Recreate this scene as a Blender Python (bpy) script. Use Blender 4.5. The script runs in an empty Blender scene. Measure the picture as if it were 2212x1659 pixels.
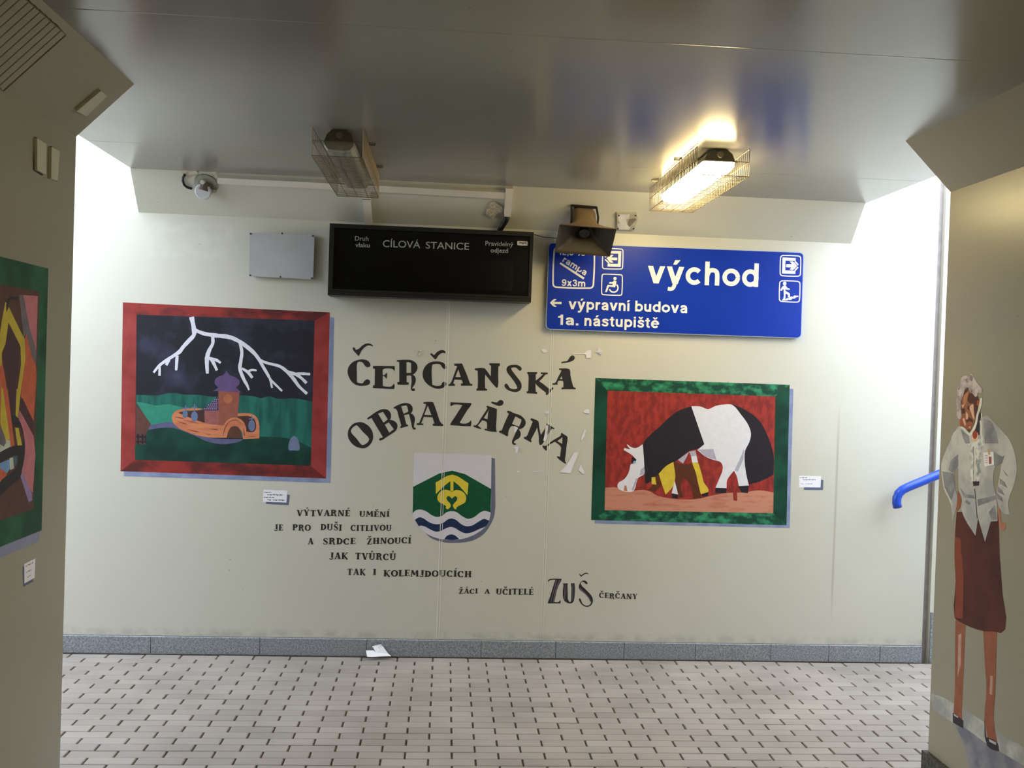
import bpy, math, random
from mathutils import Vector, Matrix
from mathutils.geometry import tessellate_polygon
random.seed(7)
sc = bpy.context.scene
COL = sc.collection
# ------------------------------------------------------------------ camera
IMW, IMH, FPX = 2212.0, 1659.0, 2034.23
CAM = Vector((0.0, -5.38885, 1.65835))
YAW, PITCH, ROLL = 0.07019, -0.01519, 0.03328
def cam_axes():
    cy, sy = math.cos(YAW), math.sin(YAW); cp, sp = math.cos(PITCH), math.sin(PITCH)
    f = Vector((sy*cp, cy*cp, sp)); r0 = Vector((cy, -sy, 0)); u0 = r0.cross(f)
    r = r0*math.cos(ROLL) + u0*math.sin(ROLL); u = u0*math.cos(ROLL) - r0*math.sin(ROLL)
    return r, u, f
AR, AU, AF = cam_axes()
cd = bpy.data.cameras.new('camera'); cam = bpy.data.objects.new('camera', cd); COL.objects.link(cam)
cd.sensor_fit = 'HORIZONTAL'; cd.sensor_width = 36.0; cd.lens = 36.0*FPX/IMW; cd.clip_start = 0.02; cd.clip_end = 200
m3 = Matrix((AR, AU, -AF)).transposed(); cam.matrix_world = Matrix.Translation(CAM) @ m3.to_4x4()
sc.camera = cam
# ------------------------------------------------------------------ sky and exposure
SKY, LAMP = 6.9, 48.0
wd = bpy.data.worlds.new('overcast_sky'); sc.world = wd; wd.use_nodes = True
bg = wd.node_tree.nodes['Background']; bg.inputs['Color'].default_value = (0.85, 0.95, 1.09, 1); bg.inputs['Strength'].default_value = SKY
sc.view_settings.view_transform = 'Standard'; sc.view_settings.look = 'None'
sc.view_settings.exposure = 0.1; sc.view_settings.gamma = 1.0; sc.view_settings.use_curve_mapping = False

# ------------------------------------------------------------------ survey: photo pixel -> point on a plane of the place
def hit(x, y, n, c):
    d = AF + AR*((x-IMW/2)/FPX) + AU*((IMH/2-y)/FPX)
    n = Vector(n); t = (c - n.dot(CAM))/n.dot(d)
    return CAM + d*t
XL, XR, ZC, ZH = -1.387, 2.084, 2.667, 2.4635      # passage walls, ceiling, lower edge of the haunches
YL, YR = -1.80, -1.565                             # where the passage walls end at the cross corridor
HN = ZC - ZH
R2 = math.sqrt(2)
def PW(o=0.0): return lambda x, y: hit(x, y, (0, 1, 0), -o)            # end wall
def PL(o=0.0): return lambda x, y: hit(x, y, (1, 0, 0), XL + o)        # left passage wall
def PR(o=0.0): return lambda x, y: hit(x, y, (1, 0, 0), XR - o)        # right passage wall
def PH(o=0.0): return lambda x, y: hit(x, y, (0, 1, 1), ZH - o*R2)     # haunch over the end wall
def PLH(o=0.0): return lambda x, y: hit(x, y, (1, 0, -1), XL - ZH + o*R2)  # haunch over the left wall
NW, NL, NR = Vector((0, -1, 0)), Vector((1, 0, 0)), Vector((-1, 0, 0))
NH, NLH = Vector((0, -1, -1)).normalized(), Vector((1, 0, -1)).normalized()
def T(x0, y0, s): return lambda pts: [(x0+p[0]/s, y0+p[1]/s) for p in pts]

# ------------------------------------------------------------------ materials
def lin(c): return tuple(((v/255)/12.92 if v <= 10.3 else ((v/255+0.055)/1.055)**2.4) for v in c)
def nodes(name):
    m = bpy.data.materials.new(name); m.use_nodes = True
    nt = m.node_tree; return m, nt, nt.nodes['Principled BSDF']
def N(nt, t, **kw):
    n = nt.nodes.new(t)
    for k, v in kw.items(): setattr(n, k, v)
    return n
_M = {}
def mat(name, rgb, rough=0.55, var=0.12, scale=25.0, metal=0.0, k=1.0, bump=0.0, spec=0.5):
    """painted / plastic / metal surface: colour with a fine procedural mottling"""
    if name in _M: return _M[name]
    m, nt, b = nodes(name)
    c = [min(0.9, v*k) for v in lin(rgb)]
    tc = N(nt, 'ShaderNodeNewGeometry'); ns = N(nt, 'ShaderNodeTexNoise'); ns.inputs['Scale'].default_value = scale; ns.inputs['Detail'].default_value = 5
    nt.links.new(tc.outputs['Position'], ns.inputs['Vector'])
    rp = N(nt, 'ShaderNodeValToRGB')
    rp.color_ramp.elements[0].position = 0.3; rp.color_ramp.elements[1].position = 0.7
    rp.color_ramp.elements[0].color = tuple(v*(1-var) for v in c)+(1,); rp.color_ramp.elements[1].color = tuple(min(0.95, v*(1+var)) for v in c)+(1,)
    nt.links.new(ns.outputs['Fac'], rp.inputs['Fac']); nt.links.new(rp.outputs['Color'], b.inputs['Base Color'])
    b.inputs['Roughness'].default_value = rough; b.inputs['Metallic'].default_value = metal
    b.inputs['Specular IOR Level'].default_value = spec
    if bump:
        bp = N(nt, 'ShaderNodeBump'); bp.inputs['Strength'].default_value = bump; bp.inputs['Distance'].default_value = 0.002
        nt.links.new(ns.outputs['Fac'], bp.inputs['Height']); nt.links.new(bp.outputs['Normal'], b.inputs['Normal'])
    _M[name] = m; return m
def mat2(name, rgb1, rgb2, rough=0.6, scale=12.0, k=1.0, lo=0.42, hi=0.6, stretch=(1, 1, 1), detail=4):
    """two brushed tones of paint"""
    if name in _M: return _M[name]
    m, nt, b = nodes(name)
    a = [min(0.9, v*k) for v in lin(rgb1)]; c = [min(0.9, v*k) for v in lin(rgb2)]
    tc = N(nt, 'ShaderNodeNewGeometry'); mp = N(nt, 'ShaderNodeMapping'); mp.inputs['Scale'].default_value = stretch
    ns = N(nt, 'ShaderNodeTexNoise'); ns.inputs['Scale'].default_value = scale; ns.inputs['Detail'].default_value = detail
    nt.links.new(tc.outputs['Position'], mp.inputs['Vector']); nt.links.new(mp.outputs['Vector'], ns.inputs['Vector'])
    rp = N(nt, 'ShaderNodeValToRGB'); rp.color_ramp.elements[0].position = lo; rp.color_ramp.elements[1].position = hi
    rp.color_ramp.elements[0].color = tuple(a)+(1,); rp.color_ramp.elements[1].color = tuple(c)+(1,)
    nt.links.new(ns.outputs['Fac'], rp.inputs['Fac']); nt.links.new(rp.outputs['Color'], b.inputs['Base Color'])
    b.inputs['Roughness'].default_value = rough; b.inputs['Specular IOR Level'].default_value = 0.25
    _M[name] = m; return m

def wall_paint(name, rgb, rough, stains=False, brush=False, bump=0.12, spec=0.5):
    m, nt, b = nodes(name)
    c = lin(rgb)
    g = N(nt, 'ShaderNodeNewGeometry'); L = nt.links.new
    big = N(nt, 'ShaderNodeTexNoise'); big.inputs['Scale'].default_value = 1.3; big.inputs['Detail'].default_value = 6; L(g.outputs['Position'], big.inputs['Vector'])
    r1 = N(nt, 'ShaderNodeValToRGB'); r1.color_ramp.elements[0].position = 0.3; r1.color_ramp.elements[1].position = 0.72
    r1.color_ramp.elements[0].color = (c[0]*0.93, c[1]*0.94, c[2]*0.91, 1); r1.color_ramp.elements[1].color = (c[0], c[1], c[2], 1)
    L(big.outputs['Fac'], r1.inputs['Fac'])
    # small dark specks
    vo = N(nt, 'ShaderNodeTexVoronoi'); vo.inputs['Scale'].default_value = 9.0; vo.inputs['Randomness'].default_value = 1.0; L(g.outputs['Position'], vo.inputs['Vector'])
    lt = N(nt, 'ShaderNodeMath', operation='LESS_THAN'); L(vo.outputs['Distance'], lt.inputs[0]); lt.inputs[1].default_value = 0.035
    mk = N(nt, 'ShaderNodeTexNoise'); mk.inputs['Scale'].default_value = 2.2; L(g.outputs['Position'], mk.inputs['Vector'])
    gt = N(nt, 'ShaderNodeMath', operation='GREATER_THAN'); L(mk.outputs['Fac'], gt.inputs[0]); gt.inputs[1].default_value = 0.54
    ml = N(nt, 'ShaderNodeMath', operation='MULTIPLY'); L(lt.outputs[0], ml.inputs[0]); L(gt.outputs[0], ml.inputs[1])
    ml2 = N(nt, 'ShaderNodeMath', operation='MULTIPLY'); L(ml.outputs[0], ml2.inputs[0]); ml2.inputs[1].default_value = 0.55
    mx = N(nt, 'ShaderNodeMix', data_type='RGBA'); L(ml2.outputs[0], mx.inputs['Factor']); L(r1.outputs['Color'], mx.inputs['A']); mx.inputs['B'].default_value = (0.10, 0.09, 0.07, 1)
    out = mx.outputs['Result']
    if stains:
        sx = N(nt, 'ShaderNodeSeparateXYZ'); L(g.outputs['Position'], sx.inputs[0])
        def band(sock, lo, hi, soft):
            a = N(nt, 'ShaderNodeMapRange'); a.inputs['From Min'].default_value = lo-soft; a.inputs['From Max'].default_value = lo+soft; L(sock, a.inputs['Value'])
            d = N(nt, 'ShaderNodeMapRange'); d.inputs['From Min'].default_value = hi+soft; d.inputs['From Max'].default_value = hi-soft; L(sock, d.inputs['Value'])
            p = N(nt, 'ShaderNodeMath', operation='MULTIPLY'); L(a.outputs[0], p.inputs[0]); L(d.outputs[0], p.inputs[1]); return p.outputs[0]
        def mul(a, d):
            p = N(nt, 'ShaderNodeMath', operation='MULTIPLY'); L(a, p.inputs[0])
            if isinstance(d, float): p.inputs[1].default_value = d
            else: L(d, p.inputs[1])
            return p.outputs[0]
        n2 = N(nt, 'ShaderNodeTexNoise'); n2.inputs['Scale'].default_value = 14; n2.inputs['Detail'].default_value = 6; L(g.outputs['Position'], n2.inputs['Vector'])
        r2 = N(nt, 'ShaderNodeMapRange'); r2.inputs['From Min'].default_value = 0.4; r2.inputs['From Max'].default_value = 0.62; L(n2.outputs['Fac'], r2.inputs['Value'])
        # rusty drip line on the right of the wall
        drip = mul(mul(band(sx.outputs["X"], 2.308, 2.317, 0.006), band(sx.outputs['Z'], 0.35, 1.42, 0.12)), 0.5)
        mx2 = N(nt, 'ShaderNodeMix', data_type='RGBA'); L(drip, mx2.inputs['Factor']); L(out, mx2.inputs['A']); mx2.inputs['B'].default_value = (0.2, 0.17, 0.14, 1); out = mx2.outputs['Result']
        # scuffed dirt just above the plinth
        dirt = mul(mul(band(sx.outputs['Z'], 0.10, 0.135, 0.02), r2.outputs[0]), 0.3)
        mx3 = N(nt, 'ShaderNodeMix', data_type='RGBA'); L(dirt, mx3.inputs['Factor']); L(out, mx3.inputs['A']); mx3.inputs['B'].default_value = (0.13, 0.13, 0.11, 1); out = mx3.outputs['Result']
        # rollered-over patch beside the metal cover
        pat = mul(mul(band(sx.outputs['X'], -1.70, -1.20, 0.03), band(sx.outputs['Z'], 2.22, 2.42, 0.02)), r2.outputs[0])
        pat = mul(pat, 0.22)
        mx4 = N(nt, 'ShaderNodeMix', data_type='RGBA'); L(pat, mx4.inputs['Factor']); L(out, mx4.inputs['A']); mx4.inputs['B'].default_value = (0.74, 0.76, 0.76, 1); out = mx4.outputs['Result']
    L(out, b.inputs['Base Color'])
    fn = N(nt, 'ShaderNodeTexNoise'); fn.inputs['Scale'].default_value = 90 if not brush else 30; fn.inputs['Detail'].default_value = 4
    if brush:
        mp = N(nt, 'ShaderNodeMapping'); mp.inputs['Scale'].default_value = (3.0, 0.25, 1.0); mp.inputs['Rotation'].default_value = (0, 0, 0.05)
        L(g.outputs['Position'], mp.inputs['Vector']); L(mp.outputs['Vector'], fn.inputs['Vector'])
    else: L(g.outputs['Position'], fn.inputs['Vector'])
    bp = N(nt, 'ShaderNodeBump'); bp.inputs['Strength'].default_value = bump; bp.inputs['Distance'].default_value = 0.003
    L(fn.outputs['Fac'], bp.inputs['Height']); L(bp.outputs['Normal'], b.inputs['Normal'])
    b.inputs['Roughness'].default_value = rough; b.inputs['Specular IOR Level'].default_value = spec
    return m
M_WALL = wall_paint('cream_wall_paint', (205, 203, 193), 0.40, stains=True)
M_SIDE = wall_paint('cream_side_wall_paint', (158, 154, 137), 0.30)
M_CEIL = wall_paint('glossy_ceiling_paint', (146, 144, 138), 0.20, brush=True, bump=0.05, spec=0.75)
def brick_mat():
    m, nt, b = nodes('grey_paver'); L = nt.links.new
    g = N(nt, 'ShaderNodeNewGeometry'); oi = N(nt, 'ShaderNodeObjectInfo')
    ad = N(nt, 'ShaderNodeMath', operation='ADD'); L(g.outputs['Random Per Island'], ad.inputs[0]); L(oi.outputs['Random'], ad.inputs[1])
    fr = N(nt, 'ShaderNodeMath', operation='FRACT'); L(ad.outputs[0], fr.inputs[0])
    rp = N(nt, 'ShaderNodeValToRGB'); e = rp.color_ramp.elements
    e[0].color = lin((150, 142, 136))+(1,); e[1].color = lin((163, 155, 149))+(1,); L(fr.outputs[0], rp.inputs['Fac'])
    n = N(nt, 'ShaderNodeTexNoise'); n.inputs['Scale'].default_value = 2.0; n.inputs['Detail'].default_value = 8; L(g.outputs['Position'], n.inputs['Vector'])
    r2 = N(nt, 'ShaderNodeMapRange'); r2.inputs['From Min'].default_value = 0.35; r2.inputs['From Max'].default_value = 0.7; r2.inputs['To Min'].default_value = 0.8; r2.inputs['To Max'].default_value = 1.05; L(n.outputs['Fac'], r2.inputs['Value'])
    mx = N(nt, 'ShaderNodeMix', data_type='RGBA', blend_type='MULTIPLY'); mx.inputs['Factor'].default_value = 1; L(rp.outputs['Color'], mx.inputs['A']); L(r2.outputs[0], mx.inputs['B'])
    L(mx.outputs['Result'], b.inputs['Base Color'])
    f = N(nt, 'ShaderNodeTexNoise'); f.inputs['Scale'].default_value = 220; L(g.outputs['Position'], f.inputs['Vector'])
    bp = N(nt, 'ShaderNodeBump'); bp.inputs['Strength'].default_value = 0.25; bp.inputs['Distance'].default_value = 0.002; L(f.outputs['Fac'], bp.inputs['Height']); L(bp.outputs['Normal'], b.inputs['Normal'])
    b.inputs['Roughness'].default_value = 0.6
    return m
M_BRICK = brick_mat()
M_JOINT = mat('joint_sand', (120, 108, 92), 0.95, 0.3, 60)
M_STONE = mat2('speckled_granite', (112, 116, 124), (168, 172, 180), 0.5, 130.0, lo=0.35, hi=0.7)
M_DARKSTONE = mat2('dark_plinth_stone', (58, 58, 56), (92, 92, 88), 0.6, 120.0)
M_CONC = mat('ramp_concrete', (168, 164, 156), 0.85, 0.12, 18)
M_BLACK = mat('black_letter_paint', (34, 32, 34), 0.6, 0.2, 40)
M_METAL = mat('galvanised_wire', (150, 140, 122), 0.4, 0.1, 60, metal=0.7)

# ------------------------------------------------------------------ object helpers
ORG = {}
def link(o): COL.objects.link(o); return o
def tag(o, label=None, cat=None, group=None, kind=None):
    if label: o['label'] = label
    if cat: o['category'] = cat
    if group: o['group'] = group
    if kind: o['kind'] = kind
    return o
def empty(name, loc, label, cat, group=None):
    o = link(bpy.data.objects.new(name, None)); o.location = loc; o.empty_display_size = 0.05
    ORG[o.name] = Vector(loc); return tag(o, label, cat, group)
def mesh(name, V, F, m, parent=None, smooth=False, origin=None):
    V = [Vector(v) for v in V]
    if parent is not None: org = ORG[parent.name]
    elif origin is not None: org = Vector(origin)
    else:
        lo = [min(v[i] for v in V) for i in range(3)]; hi = [max(v[i] for v in V) for i in range(3)]
        org = Vector(((lo[0]+hi[0])/2, (lo[1]+hi[1])/2, lo[2]))
    me = bpy.data.meshes.new(name); me.from_pydata([tuple(v-org) for v in V], [], F); me.update()
    if smooth:
        for p in me.polygons: p.use_smooth = True
    me.materials.append(m)
    o = link(bpy.data.objects.new(name, me))
    if parent is not None: o.parent = parent
    else: o.location = org
    ORG[o.name] = org
    return o
class MB:
    def __init__(s): s.V = []; s.F = []
    def add(s, V, F):
        n = len(s.V); s.V += [Vector(v) for v in V]; s.F += [tuple(i+n for i in f) for f in F]; return s
    def box(s, x0, x1, y0, y1, z0, z1):
        return s.add([(x0, y0, z0), (x1, y0, z0), (x1, y1, z0), (x0, y1, z0), (x0, y0, z1), (x1, y0, z1), (x1, y1, z1), (x0, y1, z1)],
                     [(0, 3, 2, 1), (4, 5, 6, 7), (0, 1, 5, 4), (1, 2, 6, 5), (2, 3, 7, 6), (3, 0, 4, 7)])
    def prism(s, front, vec, cap_back=True):
        """front polygon (3-D points) swept along vec"""
        n = len(front); vec = Vector(vec); A = [Vector(p) for p in front]; B = [p+vec for p in A]
        tri = tessellate_polygon([A])
        F = [tuple(t) for t in tri] + [tuple(i+n for i in reversed(t)) for t in tri if cap_back]
        F += [(i, (i+1) % n, n+(i+1) % n, n+i) for i in range(n)]
        return s.add(A+B, F)
    def tube(s, pts, r, seg=8, caps=True):
        pts = [Vector(p) for p in pts]; rings = []; prev = None
        n = len(pts)
        for i, p in enumerate(pts):
            d = (pts[min(i+1, n-1)] - pts[max(i-1, 0)]).normalized()
            if prev is None:
                a = Vector((0, 0, 1)) if abs(d.z) < 0.9 else Vector((1, 0, 0)); u = d.cross(a).normalized()
            else:
                u = (prev - d*prev.dot(d)); u = u.normalized() if u.length > 1e-6 else d.orthogonal().normalized()
            prev = u; v = d.cross(u)
            rr = r[i] if isinstance(r, (list, tuple)) else r
            rings.append([p + (u*math.cos(2*math.pi*k/seg) + v*math.sin(2*math.pi*k/seg))*rr for k in range(seg)])
        V = [q for g in rings for q in g]; F = []
        for i in range(n-1):
            for k in range(seg): F.append((i*seg+k, i*seg+(k+1) % seg, (i+1)*seg+(k+1) % seg, (i+1)*seg+k))
        if caps: F += [tuple(reversed(range(seg))), tuple(range((n-1)*seg, n*seg))]
        return s.add(V, F)
    def loft(s, rings, cap0=True, cap1=True):
        n = len(rings[0]); V = [q for g in rings for q in g]; F = []
        for i in range(len(rings)-1):
            for k in range(n): F.append((i*n+k, i*n+(k+1) % n, (i+1)*n+(k+1) % n, (i+1)*n+k))
        if cap0: F.append(tuple(reversed(range(n))))
        if cap1: F.append(tuple(range((len(rings)-1)*n, len(rings)*n)))
        return s.add(V, F)
    def build(s, name, m, parent=None, smooth=False, origin=None): return mesh(name, s.V, s.F, m, parent, smooth, origin)
def smoothp(pts, n=4):
    """closed Catmull-Rom"""
    out = []; L = len(pts)
    for i in range(L):
        p0, p1, p2, p3 = (pts[(i+j) % L] for j in (-1, 0, 1, 2))
        for k in range(n):
            t = k/n
            out.append(tuple(0.5*((2*p1[a]) + (-p0[a]+p2[a])*t + (2*p0[a]-5*p1[a]+4*p2[a]-p3[a])*t*t + (-p0[a]+3*p1[a]-3*p2[a]+p3[a])*t**3) for a in (0, 1)))
    return out
def opens(pts, n=5):
    """open Catmull-Rom through (x, y, w)"""
    out = []; L = len(pts)
    for i in range(L-1):
        p0, p1, p2, p3 = pts[max(i-1, 0)], pts[i], pts[i+1], pts[min(i+2, L-1)]
        for k in range(n):
            t = k/n
            out.append(tuple(0.5*((2*p1[a]) + (-p0[a]+p2[a])*t + (2*p0[a]-5*p1[a]+4*p2[a]-p3[a])*t*t + (-p0[a]+3*p1[a]-3*p2[a]+p3[a])*t**3) for a in range(len(p1))))
    out.append(tuple(pts[-1])); return out
def ribbon(pts, wob=0.0):
    """brush stroke polygon from (x, y, width)"""
    Lf, Rt = [], []
    for i, p in enumerate(pts):
        a, b = pts[max(i-1, 0)], pts[min(i+1, len(pts)-1)]
        dx, dy = b[0]-a[0], b[1]-a[1]; l = math.hypot(dx, dy) or 1
        w = p[2]/2*(1+random.uniform(-wob, wob))
        Lf.append((p[0]-dy/l*w, p[1]+dx/l*w)); Rt.append((p[0]+dy/l*w, p[1]-dx/l*w))
    return Lf + Rt[::-1]
def ell(cx, cy, rx, ry, n=16): return [(cx+rx*math.cos(2*math.pi*k/n), cy+ry*math.sin(2*math.pi*k/n)) for k in range(n)]
def fill(loops, pf):
    L3 = [[pf(*p) for p in l] for l in loops]
    # tessellate in pixel space (planar), holes allowed
    tri = tessellate_polygon([[Vector((p[0], p[1], 0)) for p in l] for l in loops])
    return [p for l in L3 for p in l], [tuple(t) for t in tri]
def soften(pts, n=3):
    L = len(pts)
    if L < 6 or L > 70: return pts
    tg = []
    for i in range(L):
        a, p, c = pts[i-1], pts[i], pts[(i+1) % L]
        u, v = (p[0]-a[0], p[1]-a[1]), (c[0]-p[0], c[1]-p[1]); lu, lv = math.hypot(*u) or 1e-9, math.hypot(*v) or 1e-9
        cs_ = (u[0]*v[0]+u[1]*v[1])/(lu*lv)
        d = ((u[0]/lu+v[0]/lv)/2, (u[1]/lu+v[1]/lv)/2)
        tg.append(d if cs_ > 0.55 else None)
    out = []
    for i in range(L):
        p, q = pts[i], pts[(i+1) % L]; l = math.hypot(q[0]-p[0], q[1]-p[1]); ch_ = ((q[0]-p[0])/(l or 1), (q[1]-p[1])/(l or 1))
        t0, t1 = tg[i] or ch_, tg[(i+1) % L] or ch_
        for k in range(n):
            t = k/n; h0, h1, h2, h3 = 2*t**3-3*t*t+1, t**3-2*t*t+t, -2*t**3+3*t*t, t**3-t*t
            out.append(tuple(h0*p[a]+h1*t0[a]*l+h2*q[a]+h3*t1[a]*l for a in (0, 1)))
    return out
LAYER = 0
def paint(name, shapes, m, pf, parent=None, join=False):
    """flat coat of paint: shapes = list of loops or (outer, hole, ...) in pixels; join = one figure of touching strokes"""
    global LAYER
    LAYER = (LAYER+1) % 30; lift = 0.000001*LAYER; b = MB(); out = None
    for k, s in enumerate(shapes):
        loops = [soften(l) for l in (s if isinstance(s[0], list) else [s])]
        V, F = fill(loops, pf); e = lift+0.000001*(k % 12); V = [v + (CAM-v).normalized()*e for v in V]
        if join: b.add(V, F)
        else: out = MB().add(V, F).build(name, m, parent)
    return b.build(name, m, parent) if join else out
def rrect(q, r, n=5):
    """rounded quad from four pixel corners, r in pixels"""
    out = []
    for i in range(4):
        p, a, c = q[i], q[i-1], q[(i+1) % 4]
        def to(t):
            l = math.hypot(t[0]-p[0], t[1]-p[1]); return (p[0]+(t[0]-p[0])*r/l, p[1]+(t[1]-p[1])*r/l)
        s, e = to(a), to(c)
        for k in range(n+1):
            t = k/n; out.append(tuple((1-t)**2*s[j]+2*t*(1-t)*p[j]+t*t*e[j] for j in (0, 1)))
    return out
def inset(q, d):
    cx, cy = sum(p[0] for p in q)/4, sum(p[1] for p in q)/4; out = []
    for p in q: out.append((p[0]+(d if p[0] < cx else -d), p[1]+(d if p[1] < cy else -d)))
    return out

# ================================================================== structure
ROWD, BW, C0, R0 = 0.06933, 0.2, -0.02327, -0.1318
fl = MB().box(-3.0, 3.05, -9.0, 0.0, -0.2, -0.012).build('floor', M_JOINT); tag(fl, kind='structure')
def paver(w, d, h=0.012, e=0.0025):
    x, y = w/2, d/2
    V = [(-x, -y, -h), (x, -y, -h), (x, y, -h), (-x, y, -h), (-x, -y, -e), (x, -y, -e), (x, y, -e), (-x, y, -e), (-x+e, -y+e, 0), (x-e, -y+e, 0), (x-e, y-e, 0), (-x+e, y-e, 0)]
    F = [(8, 9, 10, 11)] + [(4+i, 4+(i+1) % 4, 8+(i+1) % 4, 8+i) for i in range(4)] + [(i, (i+1) % 4, 4+(i+1) % 4, 4+i) for i in range(4)]
    return V, F
PV, PF_ = paver(BW-0.009, ROWD-0.0022)
bme = bpy.data.meshes.new('brick'); bme.from_pydata(PV, [], PF_); bme.update(); bme.materials.append(M_BRICK)
YDRAIN = -1.50
spots = []
for n in range(-1, 90):
    y = R0 - n*ROWD
    if y > -0.033 or y - ROWD/2 < -8.9: continue
    for i in range(-16, 17):
        x = C0 + BW*(i + (0.5 if n % 2 else 0.0))
        if x-0.1 < -2.95 or x+0.1 > 3.0: continue
        if y < YR+0.03 and x > XR-0.06: continue
        if y < YL+0.03 and x < XL+0.06: continue
        spots.append((n, x, y))
def pix(x, y, z):
    d = Vector((x, y, z))-CAM; w = d.dot(AF); return IMW/2+FPX*d.dot(AR)/w, IMH/2-FPX*d.dot(AU)/w
vis = []
for n, x, y in spots:
    px, py = pix(x, y, 0)
    if 90 < px < 2040 and py < 1662: vis.append((y, n, x))
vis.sort(); near = {(n, round(x, 3)) for y, n, x in vis[:300]}
rest = MB()
for n, x, y in spots:
    a, dz = random.uniform(-0.006, 0.006), random.uniform(-0.0015, 0.001)
    if (n, round(x, 3)) in near:
        o = link(bpy.data.objects.new('brick', bme)); o.parent = fl
        o.location = Vector((x, y, dz))-ORG[fl.name]; o.rotation_euler = (random.uniform(-0.006, 0.006), random.uniform(-0.003, 0.003), a)
    else:
        rest.add([(x+v[0], y+v[1], v[2]+dz) for v in PV], PF_)
o = rest.build('paving', M_BRICK, fl); o['kind'] = 'stuff'

# end wall
XE = 2.872
wb = MB().box(-11, -3.4, 0, 0.3, -0.2, 2.2).box(-3.4, 0.3, 0, 0.3, -0.2, 3.4).box(0.3, XE, 0, 0.3, -0.2, 2.95).build('wall_back', M_WALL); tag(wb, kind='structure')  # outer tops stepped to set how much sky light gets in
hb = MB(); hb.loft([[(-1.735, 0, ZH), (-1.735, 0, ZC), (-1.72, -HN, ZC)], [(2.345, 0, ZH), (2.345, 0, ZC), (2.332, -HN, ZC)]]); tag(hb.build('trim_2', M_WALL), kind='structure')
# vertical filled joints of the end wall
for k, (a, c) in enumerate((((967, 640), (948, 1385)), ((1190, 745), (1172, 1385)))):
    p, q = hit(*a, (0, 1, 0), 0), hit(*c, (0, 1, 0), 0); x = (p.x+q.x)/2
    b = MB()
    for dx, w in ((-0.006, 0.004), (0.006, 0.003)):
        b.loft([[(x+dx-w, 0, z), (x+dx, -0.0017, z), (x+dx+w, 0, z)] for z in (0.105, ZH-0.01)])
    b.build('joint_strip', M_WALL, wb)
# expansion joint and the stair wall beyond it
jt = MB().box(XE, XE+0.042, 0.035, 0.3, -0.2, 2.95).build('trim_1', mat('joint_filler', (150, 142, 140), 0.8, 0.15, 20)); tag(jt, kind='structure')
def sloped(b, xa, xb, ya, yb, za, zb):
    return b.add([(xa, ya, -0.2), (xb, ya, -0.2), (xb, yb, -0.2), (xa, yb, -0.2), (xa, ya, za), (xb, ya, zb), (xb, yb, zb), (xa, yb, za)], [(0, 3, 2, 1), (4, 5, 6, 7), (0, 1, 5, 4), (1, 2, 6, 5), (2, 3, 7, 6), (3, 0, 4, 7)])
ws = sloped(MB().box(XE+0.042, 3.5, 0, 0.3, -0.2, 2.95), 3.5, 9, 0, 0.3, 1.8, 3.2).build('wall_stairs', M_WALL); tag(ws, kind='structure')  # unseen sloping top kept low to let more sky light in
sp_ = MB().box(XE+0.045, 3.45, -0.012, 0.02, 0, 0.30).build('baseboard_stairs', M_STONE); tag(sp_, kind='structure')
# granite plinth of the end wall, one object per stone
bb = MB().box(-5, XE, -0.004, 0.01, 0, 0.0995).build('baseboard_back', M_DARKSTONE); tag(bb, kind='structure')
x = -4.9; k = 0
cuts = [-4.6, -4.0, -3.4, -2.8, -2.2, -1.6, -1.0, -0.4, 0.25, 0.68, 1.08, 1.50, 1.95, 2.30, 2.61, XE-0.004]
for a, c in zip(cuts[:-1], cuts[1:]):
    t = random.uniform(-0.001, 0.001); e = 0.0008
    V = [(a+e, -0.014+t, 0), (c-e, -0.014+t, 0), (c-e, -0.014+t, 0.0985), (a+e, -0.014+t, 0.0985), (a+e+0.002, -0.0165+t, 0.003), (c-e-0.002, -0.0165+t, 0.003), (c-e-0.002, -0.0165+t, 0.096), (a+e+0.002, -0.0165+t, 0.096),
         (a+e, 0.005, 0), (c-e, 0.005, 0), (c-e, 0.005, 0.0985), (a+e, 0.005, 0.0985)]
    F = [(4, 5, 6, 7)] + [(i, (i+1) % 4, 4+(i+1) % 4, 4+i) for i in range(4)] + [(i, (i+1) % 4, 8+(i+1) % 4, 8+i) for i in range(4)]
    mesh('plinth_stone', V, F, M_STONE, bb)
# ceiling slab
ce = MB().box(-1.715, 2.34, -9.0, 0.0, ZC, 3.15).build('ceiling', M_CEIL); tag(ce, kind='structure')
for (a, c) in (((1330, 100), (2150, 122)), ((1700, 382), (2010, 388))):       # casting joints of the slab
    p, q = hit(*a, (0, 0, 1), ZC), hit(*c, (0, 0, 1), ZC); y = (p.y+q.y)/2
    MB().loft([[(xx, y-0.004, ZC), (xx, y, ZC-0.0006), (xx, y+0.004, ZC)] for xx in (-1.70, 2.33)]).build('casting_joint', M_CEIL, ce)
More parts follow.
